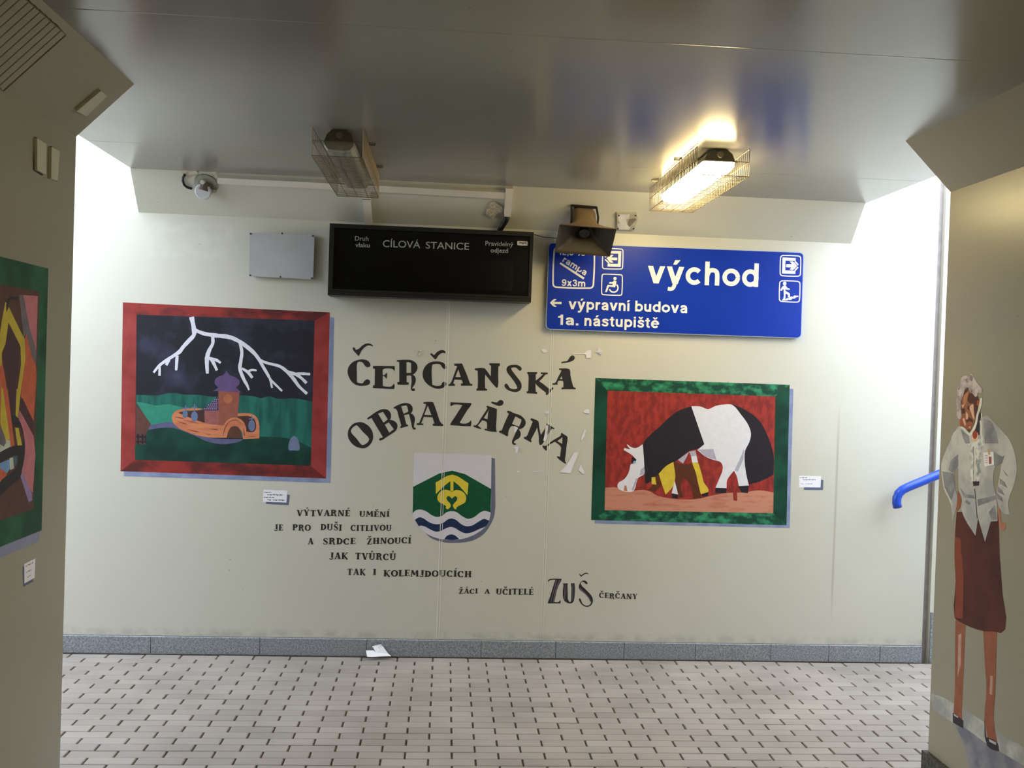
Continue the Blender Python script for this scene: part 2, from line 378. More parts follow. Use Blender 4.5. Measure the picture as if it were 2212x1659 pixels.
# passage walls with their haunches, and the corridor walls that turn off them
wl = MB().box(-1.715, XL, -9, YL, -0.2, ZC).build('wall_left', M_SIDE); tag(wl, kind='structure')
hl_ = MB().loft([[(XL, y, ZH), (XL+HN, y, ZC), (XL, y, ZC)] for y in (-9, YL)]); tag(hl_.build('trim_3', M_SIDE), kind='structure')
MB().box(-11, -2.9, YL-0.3, YL, -0.2, 2.2).box(-2.9, -1.715, YL-0.3, YL, -0.2, 3.6).build('return_wall', M_SIDE, wl)  # unseen; top height stepped to control the sky light on the left
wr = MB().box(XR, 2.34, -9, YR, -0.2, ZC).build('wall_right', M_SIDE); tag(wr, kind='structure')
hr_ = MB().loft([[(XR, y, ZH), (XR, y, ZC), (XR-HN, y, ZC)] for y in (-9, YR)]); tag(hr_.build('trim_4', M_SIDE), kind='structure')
sloped(MB().box(2.34, 2.9, YR-0.3, YR, -0.2, 2.85), 2.9, 9, YR-0.3, YR, 1.8, 3.2).build('return_wall', M_SIDE, wr)  # unseen; low sloping top opens the right side to sky light
b1 = MB().box(XR-0.022, XR+0.005, -8.9, YR+0.012, 0, 0.105).box(XR, 4.0, YR-0.01, YR+0.012, 0, 0.105).build('baseboard_right', M_DARKSTONE); tag(b1, kind='structure')
b2 = MB().box(XL-0.005, XL+0.022, -8.9, YL+0.012, 0, 0.105).box(-3.0, XL, YL-0.01, YL+0.012, 0, 0.105).build('baseboard_left', M_DARKSTONE); tag(b2, kind='structure')
we = MB().box(-1.8, 2.4, -9.3, -9.0, -0.2, 3.15).build('wall_light_block', M_SIDE); tag(we, kind='structure')  # added unseen wall, closes the passage so no sky light leaks in
# ramp on the left, stairs on the right (both leave the frame)
rp_ = MB().add([(-3.0, YL, 0), (-3.0, 0, 0), (-11, 0, 1.0), (-11, YL, 1.0), (-3.0, YL, -0.2), (-3.0, 0, -0.2), (-11, 0, -0.2), (-11, YL, -0.2)],
               [(0, 1, 2, 3), (4, 7, 6, 5), (0, 4, 5, 1), (2, 6, 7, 3), (1, 5, 6, 2), (0, 3, 7, 4)]).build('floor_ramp', M_CONC); tag(rp_, kind='structure')
st = MB().box(3.05, 9, YR, 0, -0.2, -0.01).build('floor_stairs', M_CONC); tag(st, kind='structure')
for i in range(16):
    MB().box(3.46+i*0.34, 9, YR+0.001, -0.001, i*0.152-0.01, (i+1)*0.152).build('stair_step', M_CONC, st)

# ================================================================== ceiling lamps
M_LAMPBODY = mat('grey_lamp_housing', (92, 88, 78), 0.5, 0.1)
M_GLAND = mat('cable_gland', (120, 112, 104), 0.5, 0.1)
def emission(name, col, s):
    m, nt, b = nodes(name)
    b.inputs['Base Color'].default_value = (0.9, 0.9, 0.85, 1); b.inputs['Emission Color'].default_value = col+(1,); b.inputs['Emission Strength'].default_value = s
    return m
M_LIT = emission('lit_diffuser', (1.0, 0.79, 0.38), LAMP)
m, nt, b_ = nodes('clear_prismatic_diffuser'); b_.inputs['Base Color'].default_value = lin((205, 205, 190))+(1,); b_.inputs['Roughness'].default_value = 0.15
b_.inputs['Transmission Weight'].default_value = 0.45; b_.inputs['IOR'].default_value = 1.3; M_UNLIT = m
M_CAGE1 = mat('cage_wire_dark', (128, 114, 94), 0.4, 0.1, 60, metal=0.6)
def lamp(fr, L, W, D, lit, label, name='ceiling_lamp', step=0.028, inset_=0.05, ends=True, longs=(-1, -0.5, 0, 0.5, 1)):
    """fr(a, w, d): a along the lamp, w across, d away from the surface"""
    base = fr(0, 0, 0); E = empty(name, base, label, 'lamp', 'caged fluorescent lamps')
    l0, l1 = inset_, L-0.05; kd = min(1.0, (D-0.006)/0.1)
    def ring(a, prof): return [fr(a, w, d*kd) for w, d in prof]
    bw = W*0.30
    top = [(-bw*0.45, 0.0), (bw*0.45, 0.0), (bw*0.8, 0.02), (bw, 0.055), (-bw, 0.055), (-bw*0.8, 0.02)]
    hs_ = MB().loft([ring(l0, top), ring(l1, top)]).build('housing', M_LAMPBODY, E)
    dif = [(-bw*1.03, 0.055), (bw*1.03, 0.055), (bw*1.0, 0.072), (bw*0.78, 0.092), (bw*0.4, 0.097), (-bw*0.4, 0.097), (-bw*0.78, 0.092), (-bw*1.0, 0.072)]
    d_ = MB(); d_.loft([ring(l0+0.004, [(w*0.94, 0.055+(d-0.055)*0.8) for w, d in dif]), ring(l0+0.02, dif), ring(l1-0.02, dif), ring(l1-0.004, [(w*0.94, 0.055+(d-0.055)*0.8) for w, d in dif])])
    d_.build('diffuser', M_LIT if lit else M_UNLIT, E)
    if not lit:
        MB().tube([fr(l0+0.03, 0.0, 0.072*kd), fr(l1-0.03, 0.0, 0.072*kd)], 0.012*kd).build('tube', mat('unlit_tube', (220, 220, 210), 0.4, 0.03), E)
    for a in (l0-0.012, l1):
        MB().tube([fr(a, 0, 0.026*kd), fr(a+0.012, 0, 0.026*kd)], 0.014*kd, 10).build('cable_gland', M_GLAND, hs_)
    c = MB(); h = W/2; r = 0.0015; nn = int(round(L/step))
    for i in range(nn+1):
        a = L*i/nn
        c.tube([fr(a, -h, 0.004), fr(a, -h, D), fr(a, h, D), fr(a, h, 0.004)], r if 0 < i < nn else 0.0022, 4)
    for w in longs: c.tube([fr(0, w*h, D), fr(L, w*h, D)], r*1.2, 4)
    for d in (0.008, D*0.5) if ends else ():
        for w in (-h, h): c.tube([fr(0, w, d), fr(L, w, d)], r*1.2, 4)
    for a in (0, L) if ends else (): c.tube([fr(a, -h, D*0.5), fr(a, h, D*0.5)], r, 4)
    wc_ = c.build('wire_cage', M_CAGE1, E)
    for a in (L*0.3, L*0.8):
        for s in (-1, 1):
            MB().tube([fr(a-0.02, s*h, 0.003), fr(a-0.012, s*(h+0.03), 0.004), fr(a+0.012, s*(h+0.03), 0.004), fr(a+0.02, s*h, 0.003)], 0.003, 6).build('fixing_clip', M_METAL, wc_)
    return E
ceil_frame = lambda X, Y: (lambda a, w, d: Vector((X+w, Y+a, ZC-d)))
lamp(ceil_frame(-0.492, -1.325), 0.95, 0.215, 0.128, False, 'unlit caged ceiling lamp above the black departure board')
lamp(ceil_frame(1.180, -1.32), 0.95, 0.235, 0.128, True, 'lit caged ceiling lamp glowing yellow-white above the blue sign')
lamp(ceil_frame(1.180, -4.50), 0.95, 0.235, 0.128, True, 'added caged fill lamp behind the camera, lit to brighten the end wall')  # added unseen lamp, fill light for the end wall
ul = Vector((1, 0, 1)).normalized()
mid = Vector((XL+HN*0.48, -2.47, ZH+HN*0.48))
lamp(lambda a, w, d: mid + Vector((0, -a, 0)) + ul*w + NLH*d, 1.3, 0.25, 0.05, False, 'caged lamp on the dark slanted haunch at the upper left', name='haunch_lamp', step=0.036, inset_=0.36, ends=False, longs=(-1, 1))

# ================================================================== fittings on the end wall and its haunch
def slab(name, px, pf, nrm, thick, m, parent=None):
    """polygon standing proud of a surface by thick"""
    front = [pf(*p) for p in px]; b = MB().prism(front, -nrm*thick); return b.build(name, m, parent)
c3 = T(360, 240, 2157/520); c4 = T(680, 400, 3.95); cs = T(1140, 420, 2212/620)
# grey metal cover
q = c3([(745, 1090), (1325, 1108), (1312, 1510), (738, 1478)])
base = PW(0)(610, 604); E = empty('cover_plate', base, 'light grey metal cover plate screwed to the wall beside the departure board', 'cover plate')
pl_ = slab('plate', rrect(q, 3), PW(0.032), NW, 0.006, mat('grey_enamel', (176, 176, 180), 0.45, 0.05, 8), E)
slab('back_box', inset(q, 3), PW(0.026), NW, 0.026, mat('dark_box', (60, 62, 58), 0.6), E)
for u, v in ((752, 1100), (1035, 1096), (1310, 1120), (748, 1472), (1020, 1485), (1300, 1497)):
    p = PW(0.032)(*c3([(u, v)])[0]); MB().tube([p, p+NW*0.003], 0.0055, 8).build('screw', mat('screw_head', (92, 84, 76), 0.5, metal=0.6), pl_)
# departure board
q = c4([(128, 325), (1868, 400), (1845, 1000), (110, 938)])
D0 = 0.13
E = empty('departure_board', PW(0.05)(*c4([(980, 970)])[0]), 'black departure display board hanging below the white cable duct', 'display board')
M_BB = mat('black_casing', (24, 24, 25), 0.4, 0.15); M_BG = mat('black_glass', (15, 16, 19), 0.14, 0.05)
qi = c4([(162, 362), (1838, 436), (1822, 948), (146, 884)])
bz = MB(); fo = [PW(D0)(*p) for p in q]; fi = [PW(D0)(*p) for p in qi]
bk = [Vector((p.x, -0.002, p.z)) for p in fo]; fd = [p+Vector((0, 0.02, 0)) for p in fi]
bz.add(fo+fi+bk+fd, [(i, (i+1) % 4, 4+(i+1) % 4, 4+i) for i in range(4)] + [(i, 8+i, 8+(i+1) % 4, (i+1) % 4) for i in range(4)] + [(8, 9, 10, 11)] + [(4+i, 4+(i+1) % 4, 12+(i+1) % 4, 12+i) for i in range(4)])
bz.build('casing', M_BB, E)
mesh('glass_panel', fd, [(0, 1, 2, 3)], M_BG, E)
# raised lower lip and the row strip
slab('lower_lip', c4([(146, 884), (1822, 948), (1820, 965), (146, 905)]), PW(D0+0.004), NW, 0.012, M_BB, E)
mesh('character_window', [PW(D0-0.0185)(*p) for p in c4([(290, 590), (1695, 648), (1688, 905), (285, 850)])], [(0, 1, 2, 3)], mat('display_window', (10, 11, 15), 0.2, 0.05), E)

# ---- text
def textmesh(body, bold=0.0, space=1.0):
    cu = bpy.data.curves.new('t', 'FONT'); cu.body = body; cu.size = 1.0; cu.offset = bold; cu.space_character = space; cu.resolution_u = 4
    o = link(bpy.data.objects.new('t', cu)); dg = bpy.context.evaluated_depsgraph_get(); eo = o.evaluated_get(dg); me = eo.to_mesh()
    V = [(v.co.x, v.co.y) for v in me.vertices]; F = [tuple(p.vertices) for p in me.polygons]
    eo.to_mesh_clear(); bpy.data.objects.remove(o); bpy.data.curves.remove(cu)
    return V, F
def word(name, body, a, b, height, pf, m, parent, bold=0.0, ref=None, space=1.0, up=None):
    """text set along the pixel baseline a->b; height = pixel height of ref character"""
    V, F = textmesh(body, bold, space)
    Vr, _ = textmesh(ref or body[0], bold); rh = max(v[1] for v in Vr)
    x0, x1 = min(v[0] for v in V), max(v[0] for v in V)
    ex = ((b[0]-a[0])/(x1-x0), (b[1]-a[1])/(x1-x0))
    if up is None: up = (0.032, -1.0)
    ey = (up[0]*height/rh, up[1]*height/rh)
    P = [pf(a[0]+(v[0]-x0)*ex[0]+v[1]*ey[0], a[1]+(v[0]-x0)*ex[1]+v[1]*ey[1]) for v in V]
    return mesh(name, P, F, m, parent)
# bold grotesque letters drawn as strokes (x-height 0.53, ascender 0.72)
GB = 0.135
def gst(x, y0, y1, w=GB): return [(x-w/2, y0), (x+w/2, y0), (x+w/2, y1), (x-w/2, y1)]
def grb(pts, w=GB): return ribbon(opens([(p[0], p[1], w) for p in pts], 4))
def grg(cx, cy, rx, ry, a0=0, a1=360, w=GB, n=22): return ribbon([(cx+rx*math.cos(math.radians(a0+(a1-a0)*k/n)), cy+ry*math.sin(math.radians(a0+(a1-a0)*k/n)), w) for k in range(n+1)])
def gdg(x0, y0, x1, y1, w=0.155): return [(x0-w/2, y0), (x0+w/2, y0), (x1+w/2, y1), (x1-w/2, y1)]
ACU = lambda x: [[(x-0.07, 0.59), (x+0.03, 0.59), (x+0.15, 0.73), (x-0.01, 0.73)]]
CAR = lambda x: [[(x-0.05, 0.58), (x+0.05, 0.58), (x+0.16, 0.72), (x+0.05, 0.72), (x, 0.65), (x-0.05, 0.72), (x-0.16, 0.72)]]
GV = [gdg(0.265, 0, 0.08, 0.53), gdg(0.265, 0, 0.45, 0.53)]
GA = [gst(0.405, 0, 0.33), grb([(0.095, 0.36), (0.13, 0.44), (0.24, 0.468), (0.36, 0.43), (0.405, 0.32)]), grb([(0.405, 0.30), (0.25, 0.275), (0.125, 0.22), (0.105, 0.14), (0.16, 0.065), (0.26, 0.068), (0.36, 0.12), (0.405, 0.21)], 0.125)]
GE = [grg(0.265, 0.265, 0.195, 0.2, 0, 322), [(0.10, 0.225), (0.50, 0.225), (0.50, 0.32), (0.10, 0.32)]]
GS = [grb([(0.42, 0.37), (0.36, 0.45), (0.25, 0.47), (0.13, 0.43), (0.13, 0.34), (0.25, 0.285), (0.37, 0.23), (0.395, 0.15), (0.33, 0.075), (0.24, 0.06), (0.12, 0.09), (0.075, 0.17)], 0.12)]
GN = [gst(0.095, 0, 0.53), grb([(0.10, 0.30), (0.15, 0.42), (0.25, 0.465), (0.36, 0.43), (0.40, 0.32), (0.40, 0.0)])]
GI = [gst(0.095, 0, 0.53)]
GG = {
 'v': (0.53, GV), 'y': (0.53, GV+[grb([(0.27, 0.05), (0.22, -0.10), (0.15, -0.155), (0.05, -0.15)], 0.115)]),
 'c': (0.51, [grg(0.265, 0.265, 0.195, 0.2, 42, 318)]), 'o': (0.54, [grg(0.27, 0.265, 0.2, 0.2)]),
 'h': (0.51, [gst(0.095, 0, 0.72), GN[1]]), 'n': (0.51, GN), 'm': (0.78, GN+[grb([(0.40, 0.30), (0.45, 0.42), (0.54, 0.465), (0.65, 0.43), (0.69, 0.32), (0.69, 0.0)])]),
 'd': (0.54, [grg(0.265, 0.265, 0.185, 0.2), gst(0.44, 0, 0.72)]), 'b': (0.54, [grg(0.275, 0.265, 0.185, 0.2), gst(0.10, 0, 0.72)]), 'p': (0.54, [grg(0.275, 0.265, 0.185, 0.2), gst(0.10, -0.19, 0.53)]),
 'r': (0.34, [gst(0.095, 0, 0.53), grb([(0.10, 0.28), (0.14, 0.40), (0.22, 0.455), (0.33, 0.46)])]), 'a': (0.50, GA), 'e': (0.53, GE), 's': (0.48, GS),
 'u': (0.51, [grb([(0.095, 0.53), (0.095, 0.22), (0.13, 0.11), (0.24, 0.065), (0.34, 0.10), (0.39, 0.20)]), gst(0.40, 0, 0.53)]),
 't': (0.32, [gst(0.15, 0.12, 0.66), [(0.0, 0.43), (0.30, 0.43), (0.30, 0.53), (0.0, 0.53)], grb([(0.15, 0.16), (0.18, 0.075), (0.30, 0.06)], 0.12)]),
 'i': (0.19, GI+[[(0.027, 0.60), (0.163, 0.60), (0.163, 0.72), (0.027, 0.72)]]),
 'x': (0.50, [gdg(0.09, 0, 0.41, 0.53), gdg(0.41, 0, 0.09, 0.53)]),
 '1': (0.40, [gst(0.26, 0, 0.71), [(0.05, 0.49), (0.26, 0.49), (0.30, 0.71), (0.20, 0.71), (0.16, 0.62), (0.05, 0.59)]]),
 '2': (0.50, [grb([(0.09, 0.47), (0.13, 0.60), (0.25, 0.65), (0.38, 0.60), (0.40, 0.48), (0.30, 0.34), (0.12, 0.16), (0.09, 0.05)], 0.12), [(0.04, 0), (0.47, 0), (0.47, 0.115), (0.04, 0.115)]]),
 '3': (0.50, [grb([(0.09, 0.52), (0.14, 0.62), (0.25, 0.65), (0.37, 0.60), (0.38, 0.48), (0.30, 0.385), (0.20, 0.37)], 0.12), grb([(0.20, 0.37), (0.34, 0.34), (0.41, 0.24), (0.38, 0.11), (0.25, 0.06), (0.13, 0.09), (0.08, 0.19)], 0.12)]),
 '5': (0.50, [[(0.12, 0.60), (0.44, 0.60), (0.44, 0.71), (0.10, 0.71), (0.07, 0.33), (0.19, 0.33)], grb([(0.12, 0.36), (0.25, 0.43), (0.37, 0.38), (0.41, 0.25), (0.36, 0.11), (0.24, 0.06), (0.12, 0.09), (0.08, 0.18)], 0.12)]),
 '9': (0.50, [grg(0.255, 0.48, 0.165, 0.17, w=0.12), grb([(0.42, 0.46), (0.42, 0.30), (0.36, 0.12), (0.25, 0.06), (0.13, 0.09), (0.09, 0.17)], 0.12)]),
 '.': (0.22, [[(0.04, 0), (0.18, 0), (0.18, 0.14), (0.04, 0.14)]]), ',': (0.22, [[(0.04, 0), (0.18, 0), (0.18, 0.14), (0.04, 0.14)], [(0.11, 0.0), (0.18, 0.0), (0.10, -0.12), (0.04, -0.12)]]),
 '%': (0.80, [grg(0.18, 0.54, 0.11, 0.13, w=0.08), grg(0.62, 0.17, 0.11, 0.13, w=0.08), gdg(0.25, 0, 0.55, 0.71, 0.09)]), ' ': (0.22, []),
 'ý': (0.53, None), 'í': (0.19, GI+ACU(0.06)), 'á': (0.50, GA+ACU(0.24)), 'š': (0.48, GS+CAR(0.24)), 'ě': (0.53, GE+CAR(0.265)),
}
GG['ý'] = (0.53, GG['y'][1]+ACU(0.26))
def gword(text, a, b, height, pf, m, parent, ref=0.72, up=(0.032, -1.0)):
    """bold word along the pixel baseline a->b; height = pixels of the ascender"""
    X = 0.0; polys = []
    for c_ in text:
        w, P = GG[c_]
        polys += [[(X+u, v) for u, v in p] for p in P]; X += w + 0.045
    X -= 0.045; x0 = min(u for p in polys for u, v in p); x1 = max(u for p in polys for u, v in p)
    ex = ((b[0]-a[0])/(x1-x0), (b[1]-a[1])/(x1-x0)); ey = (up[0]*height/ref, up[1]*height/ref)
    return paint('word', [[(a[0]+(u-x0)*ex[0]+v*ey[0], a[1]+(u-x0)*ex[1]+v*ey[1]) for u, v in p] for p in polys], m, pf, parent, join=True)
M_GT = mat('grey_board_print', (150, 152, 154), 0.6, 0.05)
pb = PW(D0-0.019)
def cw(u, v): return c4([(u, v)])[0]
word('caption', 'Druh', cw(342, 472), cw(458, 475), 38/3.95, pb, M_GT, E, 0.01, 'D')
word('caption', 'vlaku', cw(345, 528), cw(468, 531), 38/3.95, pb, M_GT, E, 0.01, 'l')
word('caption', 'CÍLOVÁ', cw(580, 527), cw(900, 538), 58/3.95, pb, M_GT, E, 0.005, 'L')
word('caption', 'STANICE', cw(946, 540), cw(1315, 552), 58/3.95, pb, M_GT, E, 0.005, 'T')
word('caption', 'Pravidelný', cw(1455, 514), cw(1693, 524), 38/3.95, pb, M_GT, E, 0.01, 'P')
word('caption', 'odjezd', cw(1500, 573), cw(1648, 578), 38/3.95, pb, M_GT, E, 0.01, 'd')
lq = rrect(c4([(1728, 476), (1817, 480), (1817, 517), (1728, 512)]), 1.5)
sk_ = paint('sticker', [lq], mat('white_sticker', (225, 225, 222), 0.5, 0.03), PW(D0-0.0185), E)
paint('sticker_print', [c4(ribbon(opens([(1745, 494, 10), (1760, 490, 6), (1775, 497, 9), (1790, 492, 6), (1802, 496, 9)])))], M_BLACK, PW(D0-0.018), sk_)

# blue exit sign
q = cs([(160, 370), (2130, 445), (2110, 1110), (140, 1040)])
E = empty('exit_sign', PW(0.015)(1455, 728), 'blue exit direction sign with white lettering and pictograms', 'sign')
YS = 0.03
slab('rim', rrect(q, 11, 6), PW(YS-0.002), NW, 0.02, mat('pale_sign_edge', (176, 190, 214), 0.4, 0.03), E)
slab('panel', rrect(inset(q, 1.6), 10, 6), PW(YS), NW, 0.006, mat('sign_blue', (14, 52, 168), 0.32, 0.05, 4, k=1.0, spec=0.25), E)
pg = PW(YS+0.0008); M_SW = mat('sign_white', (236, 236, 238), 0.45, 0.02)
def sw(u, v): return cs([(u, v)])[0]
gword('východ', sw(922, 683), sw(1778, 714), 182/3.568, pg, M_SW, E)
gword('výpravní', sw(313, 883), sw(788, 899), 82/3.568, pg, M_SW, E)
gword('budova', sw(826, 901), sw(1228, 915), 82/3.568, pg, M_SW, E)
gword('1a.', sw(232, 1004), sw(390, 1010), 80/3.568, pg, M_SW, E)
gword('nástupiště', sw(436, 1012), sw(1012, 1031), 82/3.568, pg, M_SW, E)
gword('rampa', sw(264, 516), sw(440, 626), 36/3.568, pg, M_SW, E, 0.53, up=(0.53, -0.85))
gword('9x3m', sw(262, 704), sw(443, 711), 52/3.568, pg, M_SW, E)
gword('%', sw(372, 472), sw(440, 474), 50/3.568, pg, M_SW, E)
gword('12,5', sw(238, 466), sw(352, 471), 50/3.568, pg, M_SW, E)
c5 = T(1180, 525, 7.9); c6 = T(1660, 530, 1066/90)
def ringq(qd, r, t): return [rrect(qd, r, 6), rrect(inset(qd, t), max(0.5, r-t), 6)]
paint('pictogram_frame', [ringq(c5([(125, 60), (838, 95), (815, 785), (100, 765)]), 11, 3.3)], M_SW, pg, E)
paint('pictogram_frame', [ringq(c5([(960, 82), (1318, 95), (1310, 452), (950, 445)]), 6, 2.2)], M_SW, pg, E)
paint('pictogram_frame', [ringq(c5([(945, 520), (1308, 535), (1298, 902), (935, 888)]), 6, 2.2)], M_SW, pg, E)
paint('pictogram_frame', [ringq(c6([(297, 242), (842, 260), (830, 806), (283, 790)]), 8, 2.3)], M_SW, pg, E)
paint('pictogram_frame', [ringq(c6([(275, 892), (822, 910), (806, 1470), (262, 1446)]), 8, 2.3)], M_SW, pg, E)
paint('ramp_line', [c5([(245, 328), (655, 592), (632, 622), (228, 355)])], M_SW, pg, E)
paint('exit_pictogram', [c5([(1095, 133), (1280, 136), (1270, 408), (1045, 402), (1048, 350), (1224, 355), (1230, 182), (1095, 178)]),
      c5([(1028, 258), (1105, 200), (1148, 205), (1108, 246), (1212, 250), (1208, 294), (1106, 292), (1148, 332), (1098, 335)]),
      c5([(995, 285), (1012, 272), (1080, 335), (1062, 352)]), c5([(995, 232), (1045, 190), (1058, 206), (1010, 248)])], M_SW, pg, E, join=True)
arc = [(1150+74*math.cos(math.radians(a)), 765+74*math.sin(math.radians(a)), 24) for a in range(-48, 176, 14)]
paint('wheelchair_pictogram', [c5(ell(1173, 605, 28, 28)), c5([(1150, 638), (1197, 645), (1192, 700), (1174, 758), (1070, 742), (1036, 835), (1003, 838), (1045, 712), (1128, 718), (1138, 697), (1072, 692), (1074, 668), (1140, 664)]), c5(ribbon(arc))], M_SW, pg, E, join=True)
paint('arrow', [c5([(64, 1020), (130, 956), (178, 960), (128, 1002), (260, 1004), (262, 1043), (128, 1041), (178, 1086), (132, 1086)])], M_SW, pg, E)
paint('exit_pictogram', [c6([(360, 308), (700, 325), (693, 400), (435, 392), (430, 640), (690, 650), (688, 732), (345, 720)]),
      c6([(735, 527), (630, 415), (540, 415), (602, 478), (455, 478), (450, 560), (588, 565), (540, 615), (622, 632)]),
      c6([(692, 395), (772, 488), (748, 515), (664, 420)]), c6([(772, 568), (690, 656), (660, 635), (742, 545)])], M_SW, pg, E, join=True)
paint('stairs_pictogram', [c6(ell(415, 978, 46, 46)), c6([(390, 1030), (440, 1030), (482, 1085), (545, 1108), (545, 1136), (470, 1136), (435, 1110), (435, 1168), (542, 1230), (552, 1262), (542, 1332), (494, 1332), (500, 1268), (440, 1232), (430, 1372), (497, 1385), (490, 1412), (350, 1412), (352, 1388), (375, 1372), (386, 1110), (330, 1168), (303, 1152), (320, 1108)]),
      c6([(440, 1350), (530, 1342), (546, 1316), (636, 1312), (650, 1284), (762, 1286), (768, 1320), (692, 1332), (680, 1362), (602, 1364), (592, 1392), (500, 1394)])], M_SW, pg, E, join=True)

# white cable duct on the haunch
M_DUCT = mat('white_plastic_duct', (222, 216, 206), 0.45, 0.04, 10)
E = empty('cable_duct', PH(0)(780, 400), 'white plastic cable duct along the haunch with two drops', 'cable duct')
slab('duct_run', [(469.5, 384.3), (786, 399.6), (1095, 416.5), (1094, 430), (786, 413.2), (469.5, 397)], PH(0.03), NH, 0.03, M_DUCT, E)
slab('duct_drop', [(782.5, 413), (799, 413.8), (803.5, 487), (787, 486)], PH(0.026), NH, 0.026, M_DUCT, E)
slab('duct_drop', [(1092.5, 407), (1108, 408), (1103.5, 468.5), (1089, 468)], PH(0.034), NH, 0.034, M_DUCT, E)
slab('duct_joint', [(783, 430), (800, 431), (800, 432.2), (783, 431.2)], PH(0.0275), NH, 0.002, mat('duct_gap', (120, 115, 108), 0.6), E)
pts = [PH(0.012)(1097, 466), PH(0.014)(1093, 476), PH(0.02)(1086, 487), PH(0.03)(1079, 499)]
tag(MB().tube(pts, 0.016, 8).build('cable_conduit', mat('black_rubber', (22, 22, 22), 0.5, 0.1), smooth=True), 'short black cable conduit between white duct and departure board', 'cable')
# thin wire between board and loudspeaker
a, c = PW(D0*0.5)(1152, 506), PW(0.1)(1204, 515)
tag(MB().tube([a, a.lerp(c, 0.4)+Vector((0, 0, -0.006)), c], 0.0022, 5).build('thin_wire', mat('brown_wire', (70, 52, 44), 0.6)), 'thin brown wire from departure board to loudspeaker', 'wire')
# round junction box with its cable and patched plaster
cj = T(370, 350, 2212/160)
def j(u, v): return cj([(u, v)])[0]
E = empty('junction_box', PH(0)(*j(1000, 1000)), 'round white junction box at the left end of the cable duct', 'junction box')
p0, p1 = PH(0)(*j(1040, 640)), PH(0.045)(*j(955, 880))
ax = NW*0.55 + NH*0.45; ax.normalize()
MB().tube([p0, p0+NH*0.012], 0.062, 20).build('base_plate', mat('painted_metal_base', (150, 152, 138), 0.5), E)
MB().tube([p0+NH*0.005, p1-ax*0.012], [0.04, 0.036], 16).build('stem', mat('brown_stem', (96, 82, 74), 0.5), E)
nr = 28; rim = []
uu = ax.cross(Vector((0, 0, 1))).normalized(); vv = ax.cross(uu)
def disc(c, r, wav): return [c+(uu*math.cos(2*math.pi*k/nr)+vv*math.sin(2*math.pi*k/nr))*(r*(1+wav*(k % 2))) for k in range(nr)]
MB().loft([disc(p1-ax*0.02, 0.040, 0.05), disc(p1+ax*0.004, 0.043, 0.05), disc(p1+ax*0.010, 0.038, 0.02)]).build('cap', mat('white_cap', (196, 198, 202), 0.35, 0.05), E)
pk = PH(0.05)(*j(930, 600)); MB().tube([pk-ax*0.02, pk+ax*0.004], 0.012, 10).build('knob', mat('white_knob', (205, 200, 190), 0.4), E)
pk = PH(0.05)(*j(955, 1095)); MB().tube([pk-ax*0.015, pk+ax*0.004], 0.007, 8).build('nipple', mat('white_cap2', (200, 200, 200), 0.4), E)
pk = PH(0.02)(*j(1310, 850)); MB().tube([pk-NH*0.02, pk+NH*0.008], 0.010, 8).build('stub', mat('pale_stub', (160, 165, 150), 0.5), E)
cb = [PH(0.012)(*j(u, v)) for u, v in ((405, 375), (355, 450), (345, 560), (385, 680), (470, 755), (620, 800))]
cc = []
for i in range(len(cb)-1): cc += [cb[i].lerp(cb[i+1], t) for t in (0, 0.5)]
tag(MB().tube(cc+[cb[-1]], 0.0065, 8).build('cable_loop', mat('black_rubber', (22, 22, 22), 0.5, 0.1), smooth=True), 'short black cable curling out of plaster into the round junction box', 'cable')
M_PLA = mat2('bare_plaster', (205, 198, 182), (170, 166, 152), 0.9, 60)
tag(slab('plaster_patch', cj([(250, 245), (480, 238), (700, 250), (800, 300), (760, 400), (640, 520), (560, 500), (440, 430), (330, 350)]), PH(0.005), NH, 0.005, M_PLA), 'pale rough plaster patch left of the round junction box', 'plaster patch', 'plaster patches')
tag(slab('plaster_patch', cj([(1000, 285), (1150, 270), (1300, 280), (1420, 340), (1380, 420), (1370, 560), (1280, 440), (1150, 400)]), PH(0.004), NH, 0.004, M_PLA), 'pale plaster patch between junction box and start of duct', 'plaster patch', 'plaster patches')
cm = c4([(1490, 160), (1530, 148), (1560, 165), (1590, 185), (1610, 220), (1570, 235), (1545, 270), (1530, 285), (1500, 270), (1460, 245), (1480, 215), (1460, 205), (1495, 190)])
tag(slab('plaster_patch', smoothp(cm, 2), PH(0.012), NH, 0.012, mat2('foam_filler', (214, 204, 184), (176, 168, 150), 0.9, 80)), 'lumpy pale filler blob beside the right drop of the duct', 'plaster patch', 'plaster patches')
# chipped square plate
ck = T(1180, 430, 2212/220)
E = empty('chipped_plate', PH(0)(1354, 497), 'small square plate with chipped white paint right of the loudspeaker', 'cover plate')
pl_ = slab('plate', ck([(1530, 310), (1965, 312), (1990, 440), (1905, 668), (1540, 660)]), PH(0.014), NH, 0.014, mat('painted_plate', (178, 174, 156), 0.5), E)
paint('bare_patch', [ck([(1585, 335), (1810, 330), (1800, 420), (1740, 440), (1760, 560), (1830, 600), (1800, 668), (1590, 665), (1540, 560), (1600, 520), (1560, 430)])], mat('chipped_white', (214, 214, 214), 0.6), PH(0.0146), pl_)
paint('rust_patch', [ck([(1800, 440), (1930, 420), (1960, 450), (1870, 540), (1810, 610), (1770, 560)])], mat('rusty_brown', (128, 116, 108), 0.7), PH(0.0148), pl_)
for u, v in ((1580, 355), (1940, 355), (1553, 640), (1900, 640)):
    p = PH(0.014)(*ck([(u, v)])[0]); MB().tube([p, p+NH*0.003], 0.005, 8).build('screw', mat('screw_head', (92, 84, 76), 0.5, metal=0.6), pl_)
